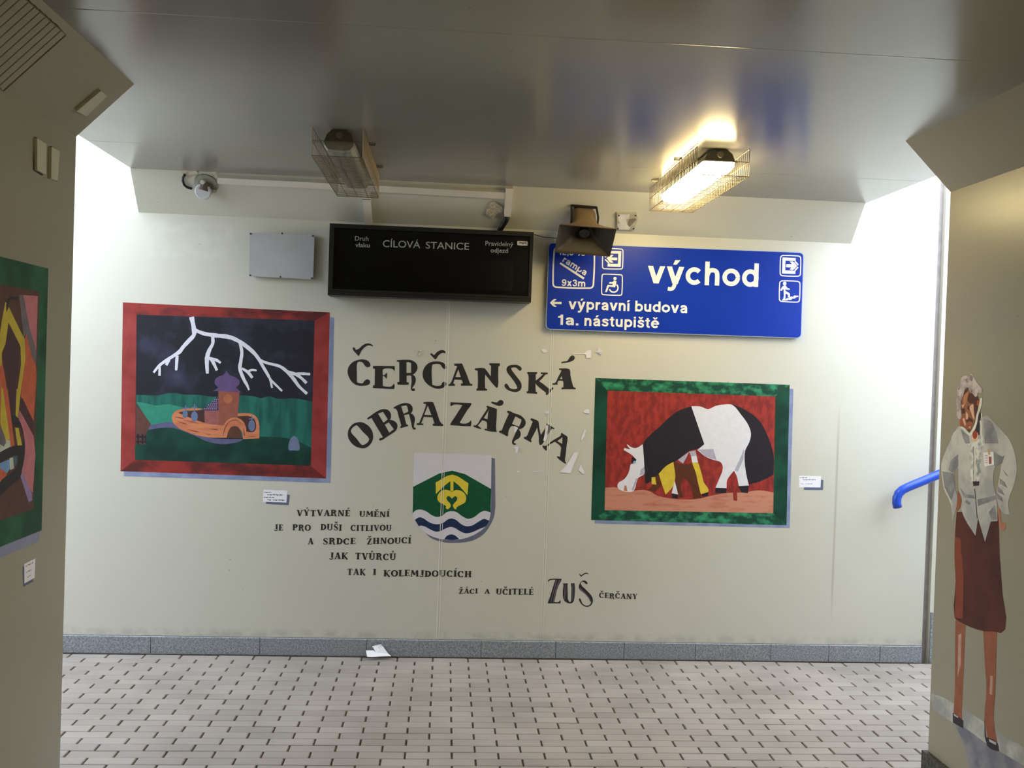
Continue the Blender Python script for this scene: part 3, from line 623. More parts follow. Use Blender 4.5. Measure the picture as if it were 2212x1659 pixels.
# horn loudspeaker on the haunch
root = PH(0)(1258, 462)
E = empty('horn_loudspeaker', root, 'dark brown horn loudspeaker tilted down over the blue sign', 'loudspeaker')
M_HORN = mat('brown_horn', (112, 92, 66), 0.5, 0.12, 20); M_HIN = mat('shaded_horn_inside', (58, 49, 37), 0.5, 0.2, 30)  # inside is the horn brown darkened, shade of the mouth painted in
ah = (NH*0.93 + Vector((0.0, 0.0, -0.12))).normalized(); sx_ = Vector((1, 0, -0.035)).normalized(); up_ = sx_.cross(ah).normalized()
if up_.z < 0: up_ = -up_
def rr(t, w, h, rad, n=6):
    c = root + ah*t; P = []
    for sxn, syn, a0 in ((1, 1, 0), (-1, 1, 90), (-1, -1, 180), (1, -1, 270)):
        for k in range(n):
            a = math.radians(a0+90*k/(n-1)); P.append(c + sx_*(sxn*(w-rad)+rad*math.cos(a)) + up_*(syn*(h-rad)+rad*math.sin(a)))
    return P
Lh = 0.225
prof = [(0.004, 0.060, 0.052, 0.03), (0.03, 0.068, 0.060, 0.035), (0.06, 0.069, 0.062, 0.045), (0.11, 0.070, 0.062, 0.045), (0.15, 0.082, 0.066, 0.035), (0.185, 0.112, 0.080, 0.02), (0.212, 0.150, 0.098, 0.008), (Lh, 0.157, 0.103, 0.006)]
MB().loft([rr(*p) for p in prof], True, False).build('horn', M_HORN, E, smooth=True)
inn = [(Lh, 0.157, 0.103, 0.006), (Lh, 0.150, 0.097, 0.005), (0.205, 0.138, 0.09, 0.008), (0.18, 0.104, 0.074, 0.02), (0.14, 0.062, 0.05, 0.03), (0.09, 0.04, 0.036, 0.03)]
MB().loft([rr(*p) for p in inn], False, True).build('horn_mouth', M_HIN, E, smooth=True)
MB().loft([rr(0.10, 0.018, 0.018, 0.017), rr(0.165, 0.03, 0.03, 0.029)]).build('tone_arm', mat('grey_reentrant', (34, 32, 32), 0.5), E)
br = MB()
for s in (-1, 1):
    br.tube([root+sx_*(s*0.071)+up_*0.058+ah*0.004, root+sx_*(s*0.074)+up_*0.058+ah*0.09, root+sx_*(s*0.074)+up_*0.0+ah*0.12], 0.006, 6)
br.tube([root+sx_*(-0.071)+up_*0.058+ah*0.006, root+sx_*(0.071)+up_*0.058+ah*0.006], 0.008, 6)
br.build('bracket', mat('black_bracket', (20, 18, 16), 0.5), E)

# ================================================================== cover strips on the left wall and haunch
M_STRIP = mat('painted_cover_strip', (196, 192, 170), 0.4, 0.06); M_GAP = mat('dark_gap', (30, 28, 24), 0.8)
c1 = T(0, 0, 3.95)
for nm, lab, pl, nrm, face, gap in (
    ('cover_strip', 'raised cover strip on the left wall nearer the corner', PL, NL, [(442, 1255), (512, 1292), (492, 1545), (438, 1522)], [(425, 1245), (443, 1250), (440, 1520), (492, 1545), (488, 1552), (422, 1520)]),
    ('cover_strip', 'raised cover strip on the left wall farther from the corner', PL, NL, [(318, 1180), (398, 1232), (394, 1492), (318, 1450)], [(292, 1170), (320, 1176), (318, 1450), (368, 1492), (360, 1500), (288, 1452)]),
    ('cover_strip', 'raised cover strip on the slanted haunch below the caged lamp', PLH, NLH, [(655, 950), (862, 775), (915, 820), (738, 992)], [(646, 940), (846, 762), (864, 775), (662, 952)])):
    E = empty(nm, pl(0)(*c1([face[3]])[0]), lab, 'cover strip', 'painted cover strips')
    slab('strip', c1(face), pl(0.012), nrm, 0.012, M_STRIP, E)
    paint('shadow_gap', [c1(gap)], M_GAP, pl(0.002), E)

# ================================================================== painted lettering on the end wall
KW = 1.0
cA = T(740, 730, 2212/240); cB = T(960, 740, 2212/300); cC = T(740, 850, 2212/240); cD = T(960, 850, 2212/290)
TITLE1 = [
 (cA, [[(300,440),(380,425),(460,435),(520,470),(550,520),(550,560),(520,580),(480,580),(440,545),(410,500),(380,480),(310,480),(290,510),(285,700),(285,880),(340,900),(400,905),(430,860),(480,825),(530,835),(550,880),(530,920),(470,945),(380,955),(280,940),(190,880),(130,790),(100,690),(110,600),(150,530),(220,470)]],
      [(220,185),(245,200),(265,240),(330,210),(400,145),(470,112),(540,112),(600,145),(608,165),(595,168),(550,150),(500,152),(440,185),(380,250),(345,320),(320,365),(270,310),(200,220),(205,195)]),
 (cA, [[(605,555),(1035,560),(1040,620),(1035,665),(1005,625),(960,612),(815,620),(800,640),(800,740),(830,738),(860,710),(885,690),(885,750),(875,815),(850,785),(830,765),(800,760),(800,955),(880,970),(960,968),(1000,940),(1025,905),(1035,960),(1025,1018),(900,1015),(760,1005),(605,1000),(605,945),(640,940),(645,620),(605,605)]], None),
 (cA, [[(1080,440),(1250,432),(1360,440),(1440,480),(1485,540),(1490,600),(1470,660),(1430,710),(1400,735),(1430,755),(1455,810),(1452,870),(1430,930),(1395,985),(1385,1010),(1430,1005),(1445,1030),(1430,1055),(1395,1058),(1365,1035),(1365,960),(1375,880),(1370,760),(1340,745),(1275,755),(1275,880),(1320,885),(1315,930),(1200,932),(1095,928),(1090,880),(1130,875),(1130,480),(1080,470)],
      [(1270,485),(1330,485),(1365,505),(1365,690),(1320,695),(1272,695)]], None),
 (cA, [[(1780,475),(1860,465),(1950,475),(2020,505),(2065,560),(2070,600),(2040,625),(2000,605),(1970,560),(1940,525),(1860,515),(1790,530),(1780,560),(1785,930),(1840,950),(1900,955),(1960,940),(1985,890),(2030,870),(2065,890),(2065,930),(2020,980),(1940,1010),(1860,1008),(1760,970),(1670,900),(1615,820),(1595,740),(1605,650),(1650,560),(1710,505)]],
      [(1765,300),(1800,325),(1825,345),(1860,300),(1920,255),(1980,240),(2030,255),(2065,300),(2070,330),(2045,310),(2000,295),(1950,315),(1900,360),(1860,420),(1835,425),(1790,375),(1745,325)]),
 (cB, [[(155,335),(280,332),(310,400),(360,520),(405,640),(415,655),(445,658),(445,688),(265,688),(262,655),(285,650),(295,640),(275,595),(160,590),(140,650),(165,660),(170,690),(65,690),(65,665),(90,655),(150,520),(195,400),(205,375),(160,368)], [(222,425),(260,550),(175,548)]], None),
 (cB, [[(485,410),(640,410),(660,430),(740,540),(745,370),(715,355),(715,328),(885,330),(882,370),(860,378),(855,500),(852,700),(840,725),(800,690),(700,570),(650,510),(645,640),(650,730),(680,742),(678,765),(510,765),(512,735),(530,725),(535,600),(530,450),(485,440)]], None),
 (cB, [[(1090,355),(1150,355),(1200,375),(1230,410),(1225,440),(1200,450),(1175,430),(1150,405),(1105,395),(1065,405),(1065,420),(1110,490),(1180,580),(1220,640),(1230,700),(1210,755),(1160,785),(1100,785),(1030,765),(970,720),(955,685),(965,660),(990,655),(1015,680),(1040,720),(1080,740),(1130,742),(1160,730),(1160,715),(1130,650),(1060,550),(1005,480),(988,430),(1000,390),(1040,362)]], None),
 (cB, [[(1320,470),(1475,472),(1475,500),(1455,510),(1455,605),(1500,570),(1570,505),(1535,500),(1535,475),(1645,478),(1648,505),(1610,510),(1560,570),(1510,615),(1560,650),(1630,705),(1680,745),(1725,710),(1740,730),(1690,785),(1630,840),(1612,825),(1620,800),(1550,745),(1480,685),(1450,650),(1455,780),(1478,790),(1475,818),(1390,812),(1310,808),(1308,780),(1335,772),(1340,640),(1335,510),(1320,495)]], None),
 (cB, [[(1825,412),(1980,418),(1995,430),(2010,540),(2035,640),(2060,710),(2092,720),(2090,745),(1865,745),(1865,718),(1895,710),(1890,620),(1880,610),(1820,608),(1800,640),(1805,670),(1720,672),(1720,650),(1760,645),(1810,550),(1860,455),(1862,440),(1828,435)], [(1865,535),(1880,580),(1840,582)]],
      [(2040,205),(2070,220),(2075,255),(2050,285),(1990,310),(1920,325),(1865,330),(1860,310),(1900,300),(1950,295),(1980,260),(2005,222)]),
]
TITLE2 = [
 (cC, [smoothp([(300,575),(370,570),(450,600),(530,660),(590,750),(607,830),(600,920),(560,1000),(500,1060),(430,1090),(350,1085),(270,1060),(190,1000),(130,920),(105,840),(110,750),(150,665),(220,600)],2), [(275,630),(300,645),(400,760),(530,905),(525,930),(480,990),(400,1025),(380,1020),(280,900),(165,760),(165,740),(200,680)]], None),
 (cC, [[(490,490),(560,440),(660,370),(760,320),(830,310),(900,325),(945,370),(965,430),(960,490),(945,525),(1000,535),(1060,570),(1090,620),(1090,680),(1060,740),(980,800),(880,865),(770,935),(745,940),(725,915),(735,895),(790,880),(800,865),(690,680),(575,485),(510,520),(495,510)], [(705,400),(805,365),(900,515),(815,580)], [(840,620),(920,575),(1020,712),(930,780)]], None),
 (cC, [[(1010,280),(1100,230),(1200,195),(1280,190),(1350,215),(1390,270),(1395,330),(1380,370),(1355,395),(1400,420),(1435,470),(1440,540),(1425,610),(1420,670),(1460,690),(1450,715),(1415,718),(1390,690),(1370,600),(1340,470),(1320,410),(1225,430),(1240,500),(1270,620),(1300,615),(1302,650),(1230,670),(1155,690),(1145,662),(1170,640),(1120,470),(1065,310),(1020,298)], [(1165,255),(1270,235),(1290,270),(1310,360),(1215,405),(1190,330)]], None),
 (cC, [[(1610,175),(1700,165),(1800,170),(1820,210),(1880,380),(1970,600),(2015,615),(2015,648),(1900,645),(1795,640),(1795,605),(1830,595),(1790,475),(1615,465),(1565,595),(1610,600),(1610,630),(1475,630),(1475,592),(1525,590),(1590,430),(1660,230),(1660,210),(1612,205)], [(1697,240),(1770,430),(1625,425)]], None),
 (cD, [[(100,145),(440,158),(445,175),(380,270),(300,400),(250,485),(300,495),(370,492),(410,470),(440,440),(445,480),(435,540),(330,538),(200,528),(95,520),(100,500),(170,390),(240,280),(295,195),(250,185),(160,183),(105,212),(100,190)]], None),
 (cD, [[(700,200),(780,225),(865,255),(860,420),(855,600),(868,632),(780,630),(665,605),(660,580),(700,585),(700,480),(690,465),(625,440),(550,530),(605,570),(600,588),(530,568),(475,545),(478,525),(525,520),(600,410),(700,260),(710,240),(692,220)], [(735,265),(720,320),(710,425),(650,405)]],
      [(770,150),(780,132),(830,145),(870,145),(900,115),(940,108),(970,130),(972,165),(945,195),(900,205),(850,190),(790,165)]),
 (cD, [[(1035,285),(1060,285),(1150,325),(1250,360),(1310,410),(1338,460),(1335,510),(1310,550),(1270,580),(1225,590),(1255,640),(1255,690),(1230,735),(1180,765),(1145,795),(1150,815),(1180,825),(1175,845),(1140,845),(1115,815),(1115,785),(1150,700),(1190,600),(1200,560),(1120,535),(1095,545),(1050,650),(1050,690),(1035,710),(970,670),(900,640),(905,615),(945,610),(1000,470),(1065,330),(1035,310)], [(1170,375),(1270,430),(1260,480),(1230,545),(1160,520),(1115,500)]], None),
 (cD, [[(1430,405),(1550,460),(1555,490),(1570,600),(1590,680),(1690,530),(1680,510),(1690,490),(1740,525),(1815,575),(1805,590),(1770,580),(1700,690),(1640,790),(1600,845),(1570,850),(1560,820),(1555,700),(1530,560),(1480,660),(1425,765),(1440,790),(1425,805),(1310,740),(1312,715),(1350,708),(1400,600),(1455,465),(1415,430)]], None),
 (cD, [[(1930,645),(1980,680),(2025,710),(2030,740),(2015,850),(2000,1000),(1990,1120),(2005,1140),(1995,1160),(1920,1110),(1855,1050),(1860,1030),(1905,1045),(1915,960),(1920,880),(1820,795),(1710,865),(1695,890),(1690,945),(1675,940),(1620,880),(1622,855),(1660,865),(1760,790),(1920,695),(1920,665)], [(1945,720),(1940,830),(1860,785)]], None),
]
PT = PW(0.00069)
for letters, lab, base in ((TITLE1, 'big black hand-painted word, upper line of the two-line wall title', (995, 850)), (TITLE2, 'big black hand-painted word arching over the painted shield', (985, 985))):
    E = empty('painted_lettering', PW(0.0005)(*base), lab, 'lettering', 'painted wall lettering')
    for tr, loops, acc in letters:
        o = paint('letter', [[tr(l) for l in loops]], M_BLACK, PT, E)
        if acc: paint('accent', [tr(acc)], M_BLACK, PT, o)

# small slab-serif capitals built from strokes
def bar(x0, y0, x1, y1, w): return [(x0-w/2, y0), (x0+w/2, y0), (x1+w/2, y1), (x1-w/2, y1)]
def ser(x, y, w): return [(x-w/2, y), (x+w/2, y), (x+w/2, y+0.09), (x-w/2, y+0.09)]
def arcs(cx, cy, rx, ry, a0, a1, wf, n=10):
    P = []
    for k in range(n+1):
        a = math.radians(a0+(a1-a0)*k/n); P.append((cx+rx*math.cos(a), cy+ry*math.sin(a), wf(a)))
    return ribbon(P)
TK, TN = 0.25, 0.10
fat = lambda a: TN+(TK-TN)*abs(math.cos(a))
def stem(x, w=TK, s=0.42): return [bar(x, 0, x, 1, w), ser(x, 0, s), ser(x, 0.91, s)]
G = {
 'A': (0.86, [bar(0.14, 0, 0.42, 1, TN), bar(0.70, 0, 0.44, 1, TK), [(0.22, 0.3), (0.62, 0.3), (0.62, 0.39), (0.22, 0.39)], ser(0.14, 0, 0.28), ser(0.70, 0, 0.42)]),
 'C': (0.80, [arcs(0.44, 0.5, 0.32, 0.45, 45, 318, fat, 14), ell(0.64, 0.76, 0.09, 0.1, 8)]),
 'D': (0.84, stem(0.22)+[arcs(0.24, 0.5, 0.46, 0.45, -90, 90, fat, 10)]),
 'E': (0.72, stem(0.22, s=0.4)+[[(0.2, 0.91), (0.66, 0.91), (0.66, 1), (0.2, 1)], [(0.2, 0), (0.68, 0), (0.68, 0.09), (0.2, 0.09)], [(0.3, 0.47), (0.52, 0.47), (0.52, 0.55), (0.3, 0.55)], bar(0.65, 0, 0.65, 0.25, 0.06), bar(0.64, 0.78, 0.64, 1, 0.06), bar(0.52, 0.38, 0.52, 0.64, 0.05)]),
 'H': (0.92, stem(0.22, s=0.38)+stem(0.70, s=0.38)+[[(0.3, 0.46), (0.62, 0.46), (0.62, 0.55), (0.3, 0.55)]]),
 'I': (0.44, stem(0.22)),
 'J': (0.58, [bar(0.38, 0.2, 0.38, 1, TK), ser(0.38, 0.91, 0.4), arcs(0.26, 0.16, 0.2, 0.2, 0, -170, lambda a: 0.12, 8)]),
 'K': (0.90, stem(0.22, s=0.38)+[ribbon([(0.34, 0.48, 0.10), (0.76, 1.0, 0.10)]), ribbon([(0.34, 0.55, 0.2), (0.78, -0.08, 0.22)]), ser(0.74, 0.91, 0.26)]),
 'L': (0.66, stem(0.22)+[[(0.2, 0), (0.62, 0), (0.62, 0.09), (0.2, 0.09)], bar(0.6, 0, 0.6, 0.26, 0.06)]),
 'M': (1.05, [bar(0.14, 0, 0.18, 1, TN), bar(0.86, 0, 0.82, 1, TK), bar(0.5, 0.25, 0.2, 1, TK), bar(0.5, 0.25, 0.8, 1, TN), ser(0.14, 0, 0.26), ser(0.86, 0, 0.36)]),
 'N': (0.92, [bar(0.16, 0, 0.16, 1, TN), bar(0.74, 0, 0.74, 1, TN+0.04), bar(0.70, 0, 0.20, 1, TK), ser(0.16, 0, 0.28), ser(0.74, 0.91, 0.28)]),
 'O': (0.86, [arcs(0.43, 0.5, 0.32, 0.45, 0, 360, fat, 18)]),
 'P': (0.78, stem(0.22)+[arcs(0.28, 0.72, 0.36, 0.24, -90, 90, fat, 9)]),
 'R': (0.88, stem(0.22)+[arcs(0.28, 0.74, 0.34, 0.22, -90, 90, fat, 9), ribbon([(0.36, 0.52, 0.1), (0.58, 0.4, 0.16), (0.66, 0.05, 0.2), (0.80, -0.1, 0.08)])]),
 'S': (0.70, [ribbon(opens([(0.58, 0.76, 0.14), (0.52, 0.94, 0.10), (0.32, 0.96, 0.10), (0.14, 0.8, 0.14), (0.24, 0.6, 0.24), (0.48, 0.4, 0.25), (0.58, 0.2, 0.14), (0.42, 0.04, 0.10), (0.2, 0.06, 0.10), (0.1, 0.24, 0.13)], 3))]),
 'T': (0.80, [bar(0.40, 0, 0.40, 1, TK), ser(0.40, 0, 0.4), [(0.05, 0.91), (0.75, 0.91), (0.75, 1), (0.05, 1)], bar(0.07, 0.74, 0.07, 1, 0.06), bar(0.73, 0.74, 0.73, 1, 0.06)]),
 'U': (0.86, [bar(0.20, 0.25, 0.20, 1, TK), bar(0.68, 0.25, 0.68, 1, 0.16), arcs(0.43, 0.28, 0.26, 0.24, 180, 360, lambda a: 0.13, 9), ser(0.20, 0.91, 0.38), ser(0.68, 0.91, 0.3)]),
 'V': (0.86, [bar(0.46, 0, 0.18, 1, TK), bar(0.46, 0, 0.72, 1, TN), ser(0.18, 0.91, 0.38), ser(0.72, 0.91, 0.26)]),
 'Y': (0.84, [bar(0.42, 0, 0.42, 0.45, TK), bar(0.42, 0.4, 0.16, 1, TK), bar(0.42, 0.4, 0.70, 1, TN), ser(0.42, 0, 0.38), ser(0.16, 0.91, 0.34), ser(0.70, 0.91, 0.26)]),
 'Z': (0.74, [bar(0.18, 0, 0.56, 1, TK), [(0.05, 0.91), (0.66, 0.91), (0.66, 1), (0.05, 1)], [(0.05, 0), (0.68, 0), (0.68, 0.09), (0.05, 0.09)], bar(0.07, 0.74, 0.07, 1, 0.06), bar(0.66, 0, 0.66, 0.28, 0.06)]),
}
ACC = {'Ý': ('Y', 'a'), 'É': ('E', 'a'), 'Í': ('I', 'a'), 'Á': ('A', 'a'), 'Ě': ('E', 'c'), 'Š': ('S', 'c'), 'Ž': ('Z', 'c'), 'Č': ('C', 'c'), 'Ů': ('U', 'r')}
def acc_poly(kind, cx):
    if kind == 'a': return [[(cx-0.06, 1.12), (cx+0.02, 1.12), (cx+0.24, 1.36), (cx+0.08, 1.40)]]
    if kind == 'c': return [[(cx-0.2, 1.36), (cx-0.02, 1.12), (cx+0.06, 1.12), (cx+0.28, 1.34), (cx+0.2, 1.42), (cx+0.02, 1.26), (cx-0.12, 1.42)]]
    return [ribbon([(cx+0.10*math.cos(t*math.pi/5), 1.26+0.12*math.sin(t*math.pi/5), 0.07) for t in range(11)])]
def caps(name, text, a, b, h, m, pf, parent):
    X = 0; polys = []
    for ch in text:
        g, ac = ACC.get(ch, (ch, None)); w, P = G[g]
        dy = random.uniform(-0.05, 0.05)
        for p in P: polys.append([(X+u, v+dy) for u, v in p])
        if ac: polys += [[(X+u, v+dy) for u, v in p] for p in acc_poly(ac, w*0.48)]
        X += w + 0.06
    X -= 0.06
    ex = ((b[0]-a[0])/X, (b[1]-a[1])/X)
    sh = [[(a[0]+u*ex[0]+v*h*0.03, a[1]+u*ex[1]-v*h) for u, v in p] for p in polys]
    return paint(name, sh, m, pf, parent, join=True)
cp = T(560, 1040, 2212/500); cz = T(920, 1200, 2212/520)
LINES = [
 ('small black painted verse line reading VÝTVARNÉ UMĚNÍ', cp, [('VÝTVARNÉ', 355, 329, 870, 333, 58), ('UMĚNÍ', 955, 337, 1245, 340, 54)]),
 ('small black painted verse line reading JE PRO DUŠI CITLIVOU', cp, [('JE', 140, 469, 230, 471, 58), ('PRO', 315, 468, 492, 471, 58), ('DUŠI', 583, 467, 790, 470, 60), ('CITLIVOU', 872, 473, 1265, 470, 56)]),
 ('small black painted verse line reading A SRDCE ŽHNOUCÍ', cp, [('A', 463, 600, 517, 600, 60), ('SRDCE', 605, 602, 922, 601, 60), ('ŽHNOUCÍ', 1025, 602, 1452, 592, 58)]),
 ('small black painted verse line reading JAK TVŮRCŮ', cp, [('JAK', 668, 742, 850, 738, 62), ('TVŮRCŮ', 915, 742, 1307, 753, 62)]),
 ('small black painted verse line reading TAK I KOLEMJDOUCÍCH', cp, [('TAK', 838, 896, 1018, 896, 60), ('I', 1085, 893, 1118, 893, 56), ('KOLEMJDOUCÍCH', 1185, 904, 2030, 914, 60)]),
 ('small black painted line reading ŽÁCI A UČITELÉ', cz, [('ŽÁCI', 300, 350, 477, 350, 45), ('A', 535, 350, 588, 350, 42), ('UČITELÉ', 643, 360, 990, 360, 54)]),
 ('small black painted word ČERČANY at the end of the verse', cz, [('ČERČANY', 1590, 390, 1945, 400, 48)]),
]
for lab, tr, ws_ in LINES:
    w0 = ws_[0]; E = empty('painted_lettering', PW(0.0005)(*tr([(w0[1], w0[2])])[0]), lab, 'lettering', 'painted wall lettering')
    s = 2212/500 if tr is cp else 2212/520
    for t, x0, y0, x1, y1, h in ws_: caps('word', t, tr([(x0, y0)])[0], tr([(x1, y1)])[0], h/s, M_BLACK, PT, E)
czu = T(1180, 1230, 2212/210)
E = empty('painted_lettering', PW(0.0005)(1232, 1305), 'large striped black painted letters ZUŠ', 'lettering', 'painted wall lettering')
M_STR = mat('grey_stripe_paint', (104, 94, 106), 0.6, 0.15)
paint('letter', [czu([(45,235),(100,215),(350,215),(345,240),(290,350),(240,480),(200,650),(180,740),(270,745),(300,720),(310,690),(325,720),(322,775),(180,772),(35,772),(40,740),(80,640),(130,480),(180,320),(210,235),(120,240),(70,255),(50,290),(40,270)])], M_BLACK, PT, E)
paint('letter', [czu([(375,318),(495,318),(490,335),(495,520),(500,690),(530,745),(565,730),(570,600),(565,340),(555,320),(640,312),(645,330),(645,600),(630,700),(600,755),(550,775),(490,765),(420,720),(385,640),(378,480),(388,335)])], M_BLACK, PT, E)
paint('letter', [czu([(850,250),(910,270),(940,305),(930,335),(900,330),(870,300),(835,275),(800,290),(785,320),(800,360),(880,440),(970,530),(1040,620),(1062,700),(1050,770),(1010,825),(950,850),(870,840),(800,790),(755,720),(740,680),(765,655),(790,690),(805,740),(850,800),(910,825),(970,815),(1010,780),(1015,740),(990,680),(930,600),(850,530),(770,470),(740,410),(750,350),(790,280)])], M_BLACK, PT, E)
paint('accent', [czu([(745,95),(800,130),(850,95),(900,75),(950,90),(965,115),(920,100),(870,110),(830,135),(800,165),(770,145)])], M_BLACK, PT, E)
paint('stripes', [czu(p) for p in ([(225,240),(250,240),(160,560),(110,745),(95,745),(145,560)], [(290,240),(320,240),(230,470),(165,745),(150,745),(200,500)], [(425,340),(440,340),(435,560),(430,700),(415,670),(415,500)], [(470,340),(488,340),(488,560),(493,690),(482,690),(470,520)], [(595,340),(612,340),(612,600),(600,720),(590,700)], [(750,395),(830,480),(930,580),(1000,680),(1020,730),(1005,730),(960,650),(880,560),(790,480)])], M_STR, PW(0.00078), E, join=True)

# ================================================================== murals
def art(name, rgb, k=None, **kw):
    return mat('paint_'+name, rgb, kw.pop('rough', 0.6), kw.pop('var', 0.12), kw.pop('scale', 30), k=k or KART, spec=0.22, **kw)
KART = 0.95
def frame_boards(E, o, i, mats, pf):
    for k in range(4): paint('frame_board', [[o[k], o[(k+1) % 4], i[(k+1) % 4], i[k]]], mats[k], pf, E)
# ---- thunderstorm over a walled tower
cr = T(240, 630, 1797/520)
P1, P2, P3, P4, P5, P6 = (PW(0.00069+0.00009*k) for k in range(6))
E = empty('framed_mural', PW(0.0005)(485, 1040), 'red-framed mural of lightning striking over a walled tower', 'mural', 'framed murals')
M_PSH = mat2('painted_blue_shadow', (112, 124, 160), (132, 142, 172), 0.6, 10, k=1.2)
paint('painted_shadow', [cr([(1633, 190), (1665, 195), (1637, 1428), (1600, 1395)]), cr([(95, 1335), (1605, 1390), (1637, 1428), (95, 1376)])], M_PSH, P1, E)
fo_ = cr([(88, 80), (1633, 155), (1605, 1395), (70, 1340)]); fi_ = cr([(190, 172), (1520, 215), (1490, 1300), (180, 1255)])
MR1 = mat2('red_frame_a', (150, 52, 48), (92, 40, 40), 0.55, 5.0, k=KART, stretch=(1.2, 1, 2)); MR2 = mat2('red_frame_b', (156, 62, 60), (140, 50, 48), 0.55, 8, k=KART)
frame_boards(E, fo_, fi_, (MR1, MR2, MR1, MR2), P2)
paint('night_sky', [fi_], mat2('storm_sky', (34, 34, 44), (66, 66, 92), 0.6, 5.5, k=1.0, lo=0.5, hi=0.78, detail=6), P2, E)
paint('far_hill', [cr([(188,770),(250,772),(350,775),(420,760),(480,757),(560,770),(650,770),(760,785),(960,775),(1060,780),(1120,795),(1180,780),(1240,800),(1300,800),(1350,795),(1502,820),(1494,1170),(1350,1110),(1100,1095),(185,1095)])], mat2('teal_hill', (28, 84, 78), (38, 108, 96), 0.6, 6, k=1.0, stretch=(3, 1, 0.6)), P3, E)
paint('near_hill', [cr([(189,825),(250,830),(330,850),(420,840),(480,850),(560,870),(560,980),(430,985),(300,1000)])], art('light_green', (52, 134, 112), 1.0), P4, E)
paint('meadow', [cr([(183,1135),(270,1040),(420,1000),(700,1100),(1100,1083),(1350,1100),(1495,1165),(1490,1300),(180,1255)])], mat2('dark_green_meadow', (16, 50, 44), (24, 70, 58), 0.6, 6, k=1.0), P4, E)
paint('path', [cr(smoothp([(290,1000),(370,982),(430,972),(480,990),(720,1090),(985,1100),(900,1133),(800,1137),(700,1112),(600,1065),(480,1022),(420,1015),(350,1020),(275,1030)], 2))], art('mauve_path', (92, 92, 128), 1.0), P5, E)
paint('hut', [cr([(190, 835), (298, 990), (265, 1050), (258, 1140), (184, 1140)])], art('brown_hut', (96, 62, 54), 1.0), P5, E)
paint('fence', [cr(p) for p in ([(188, 1075), (264, 1078), (264, 1092), (188, 1090)], [(186, 1112), (262, 1114), (262, 1128), (186, 1126)], [(194, 1060), (208, 1060), (208, 1140), (194, 1140)], [(228, 1062), (242, 1062), (242, 1136), (228, 1138)], [(252, 1068), (262, 1068), (260, 1132), (250, 1132)])], art('fence_dark', (36, 32, 42), 1.2), P6, E, join=True)
paint('tower', [cr([(800, 742), (960, 742), (945, 945), (880, 950), (842, 1000), (800, 997)])], art('tower_red', (146, 84, 72), 1.0), P5, E)
paint('side_house', [cr([(696, 884), (802, 884), (802, 998), (698, 985)])], art('house_pink', (150, 92, 90), 1.0), P5, E)
paint('side_roof', [cr([(678, 886), (797, 782), (803, 888)])], art('roof_purple', (78, 58, 96), 1.0), P5, E)
paint('roof_dots', [cr(ell(700+14*i+5*(jj % 2), 875-14*jj, 3.2, 3.2, 6)) for jj in range(6) for i in range(jj, 7)], art('dots_white', (206, 196, 214), 1.0), P6, E, join=True)
paint('dome', [cr([(760,742),(800,715),(775,690),(775,660),(800,635),(840,620),(862,588),(882,620),(930,640),(958,665),(955,695),(930,715),(970,750)])], art('dome_purple', (98, 78, 122), 1.0), P5, E)
paint('clock', [cr(ell(872, 800, 34, 34))], art('clock_orange', (172, 104, 72), 1.0), P6, E)
M_OR = mat2('orange_masonry', (206, 132, 92), (190, 112, 84), 0.6, 14, k=1.0, stretch=(0.5, 1, 3))
paint('courtyard', [cr([(490, 900), (700, 885), (705, 990), (640, 965), (530, 935)]), cr([(940, 935), (1050, 930), (1080, 970), (1078, 1050), (1005, 1055), (985, 980)])], art('court_brown', (72, 48, 46), 1.0), P5, E)
paint('castle_wall', [cr([(455,930),(480,892),(540,876),(640,870),(690,876),(640,886),(540,890),(500,905),(560,930),(640,960),(720,985),(840,1000),(862,965),(890,945),(920,940),(960,948),(990,975),(1005,1010),(1010,1045),(1060,1048),(1078,1030),(1080,975),(1050,935),(945,928),(945,908),(1030,908),(1078,928),(1102,970),(1106,1095),(985,1100),(972,1040),(950,1015),(925,1005),(895,1012),(875,1045),(862,1090),(720,1088),(600,1060),(470,990)])], M_OR, P6, E)
paint('gate', [cr([(862, 1092), (876, 1040), (900, 1010), (930, 1004), (955, 1018), (974, 1096)])], art('gate_brown', (92, 60, 48), 1.0), P6, E)
paint('masonry_marks', [cr(ribbon(p)) for p in ([(475, 935, 3), (530, 945, 8), (545, 948, 3)], [(540, 960, 2), (600, 970, 6), (650, 985, 2)], [(490, 965, 2), (545, 985, 7), (570, 995, 2)], [(570, 1030, 2), (640, 1045, 8), (660, 1050, 2)], [(740, 1025, 2), (790, 1030, 7), (800, 1032, 2)], [(700, 1060, 2), (730, 1066, 6), (745, 1068, 2)], [(835, 1080, 3), (850, 1020, 8), (880, 975, 5), (930, 958, 6), (975, 985, 4)], [(988, 1020, 4), (995, 1075, 8)], [(1000, 1088, 2), (1060, 1082, 5), (1080, 1082, 2)])], art('mark_brown', (120, 64, 50), 1.2), PW(0.00126), E, join=True)
for x_, y_, eh in ((556, 862, (552, 915, 20, 28)), (622, 855, (622, 932, 25, 38)), (1050, 940, (1050, 1000, 25, 42))):
    paint('grey_tree', [cr(ell(*eh)), cr([(x_-4, y_-15), (x_+4, y_-15), (x_+4, y_+45), (x_-4, y_+45)]), cr([(x_-22, y_+6), (x_+22, y_+2), (x_+22, y_+10), (x_-22, y_+14)])], art('tree_blue', (104, 118, 152), 1.0), PW(0.00126), E, join=True)
paint('rock', [cr(smoothp([(1325, 1180), (1330, 1120), (1350, 1085), (1370, 1079), (1390, 1095), (1406, 1140), (1404, 1183), (1365, 1185)], 3))], art('rock_mauve', (110, 122, 156), 1.0), P6, E)
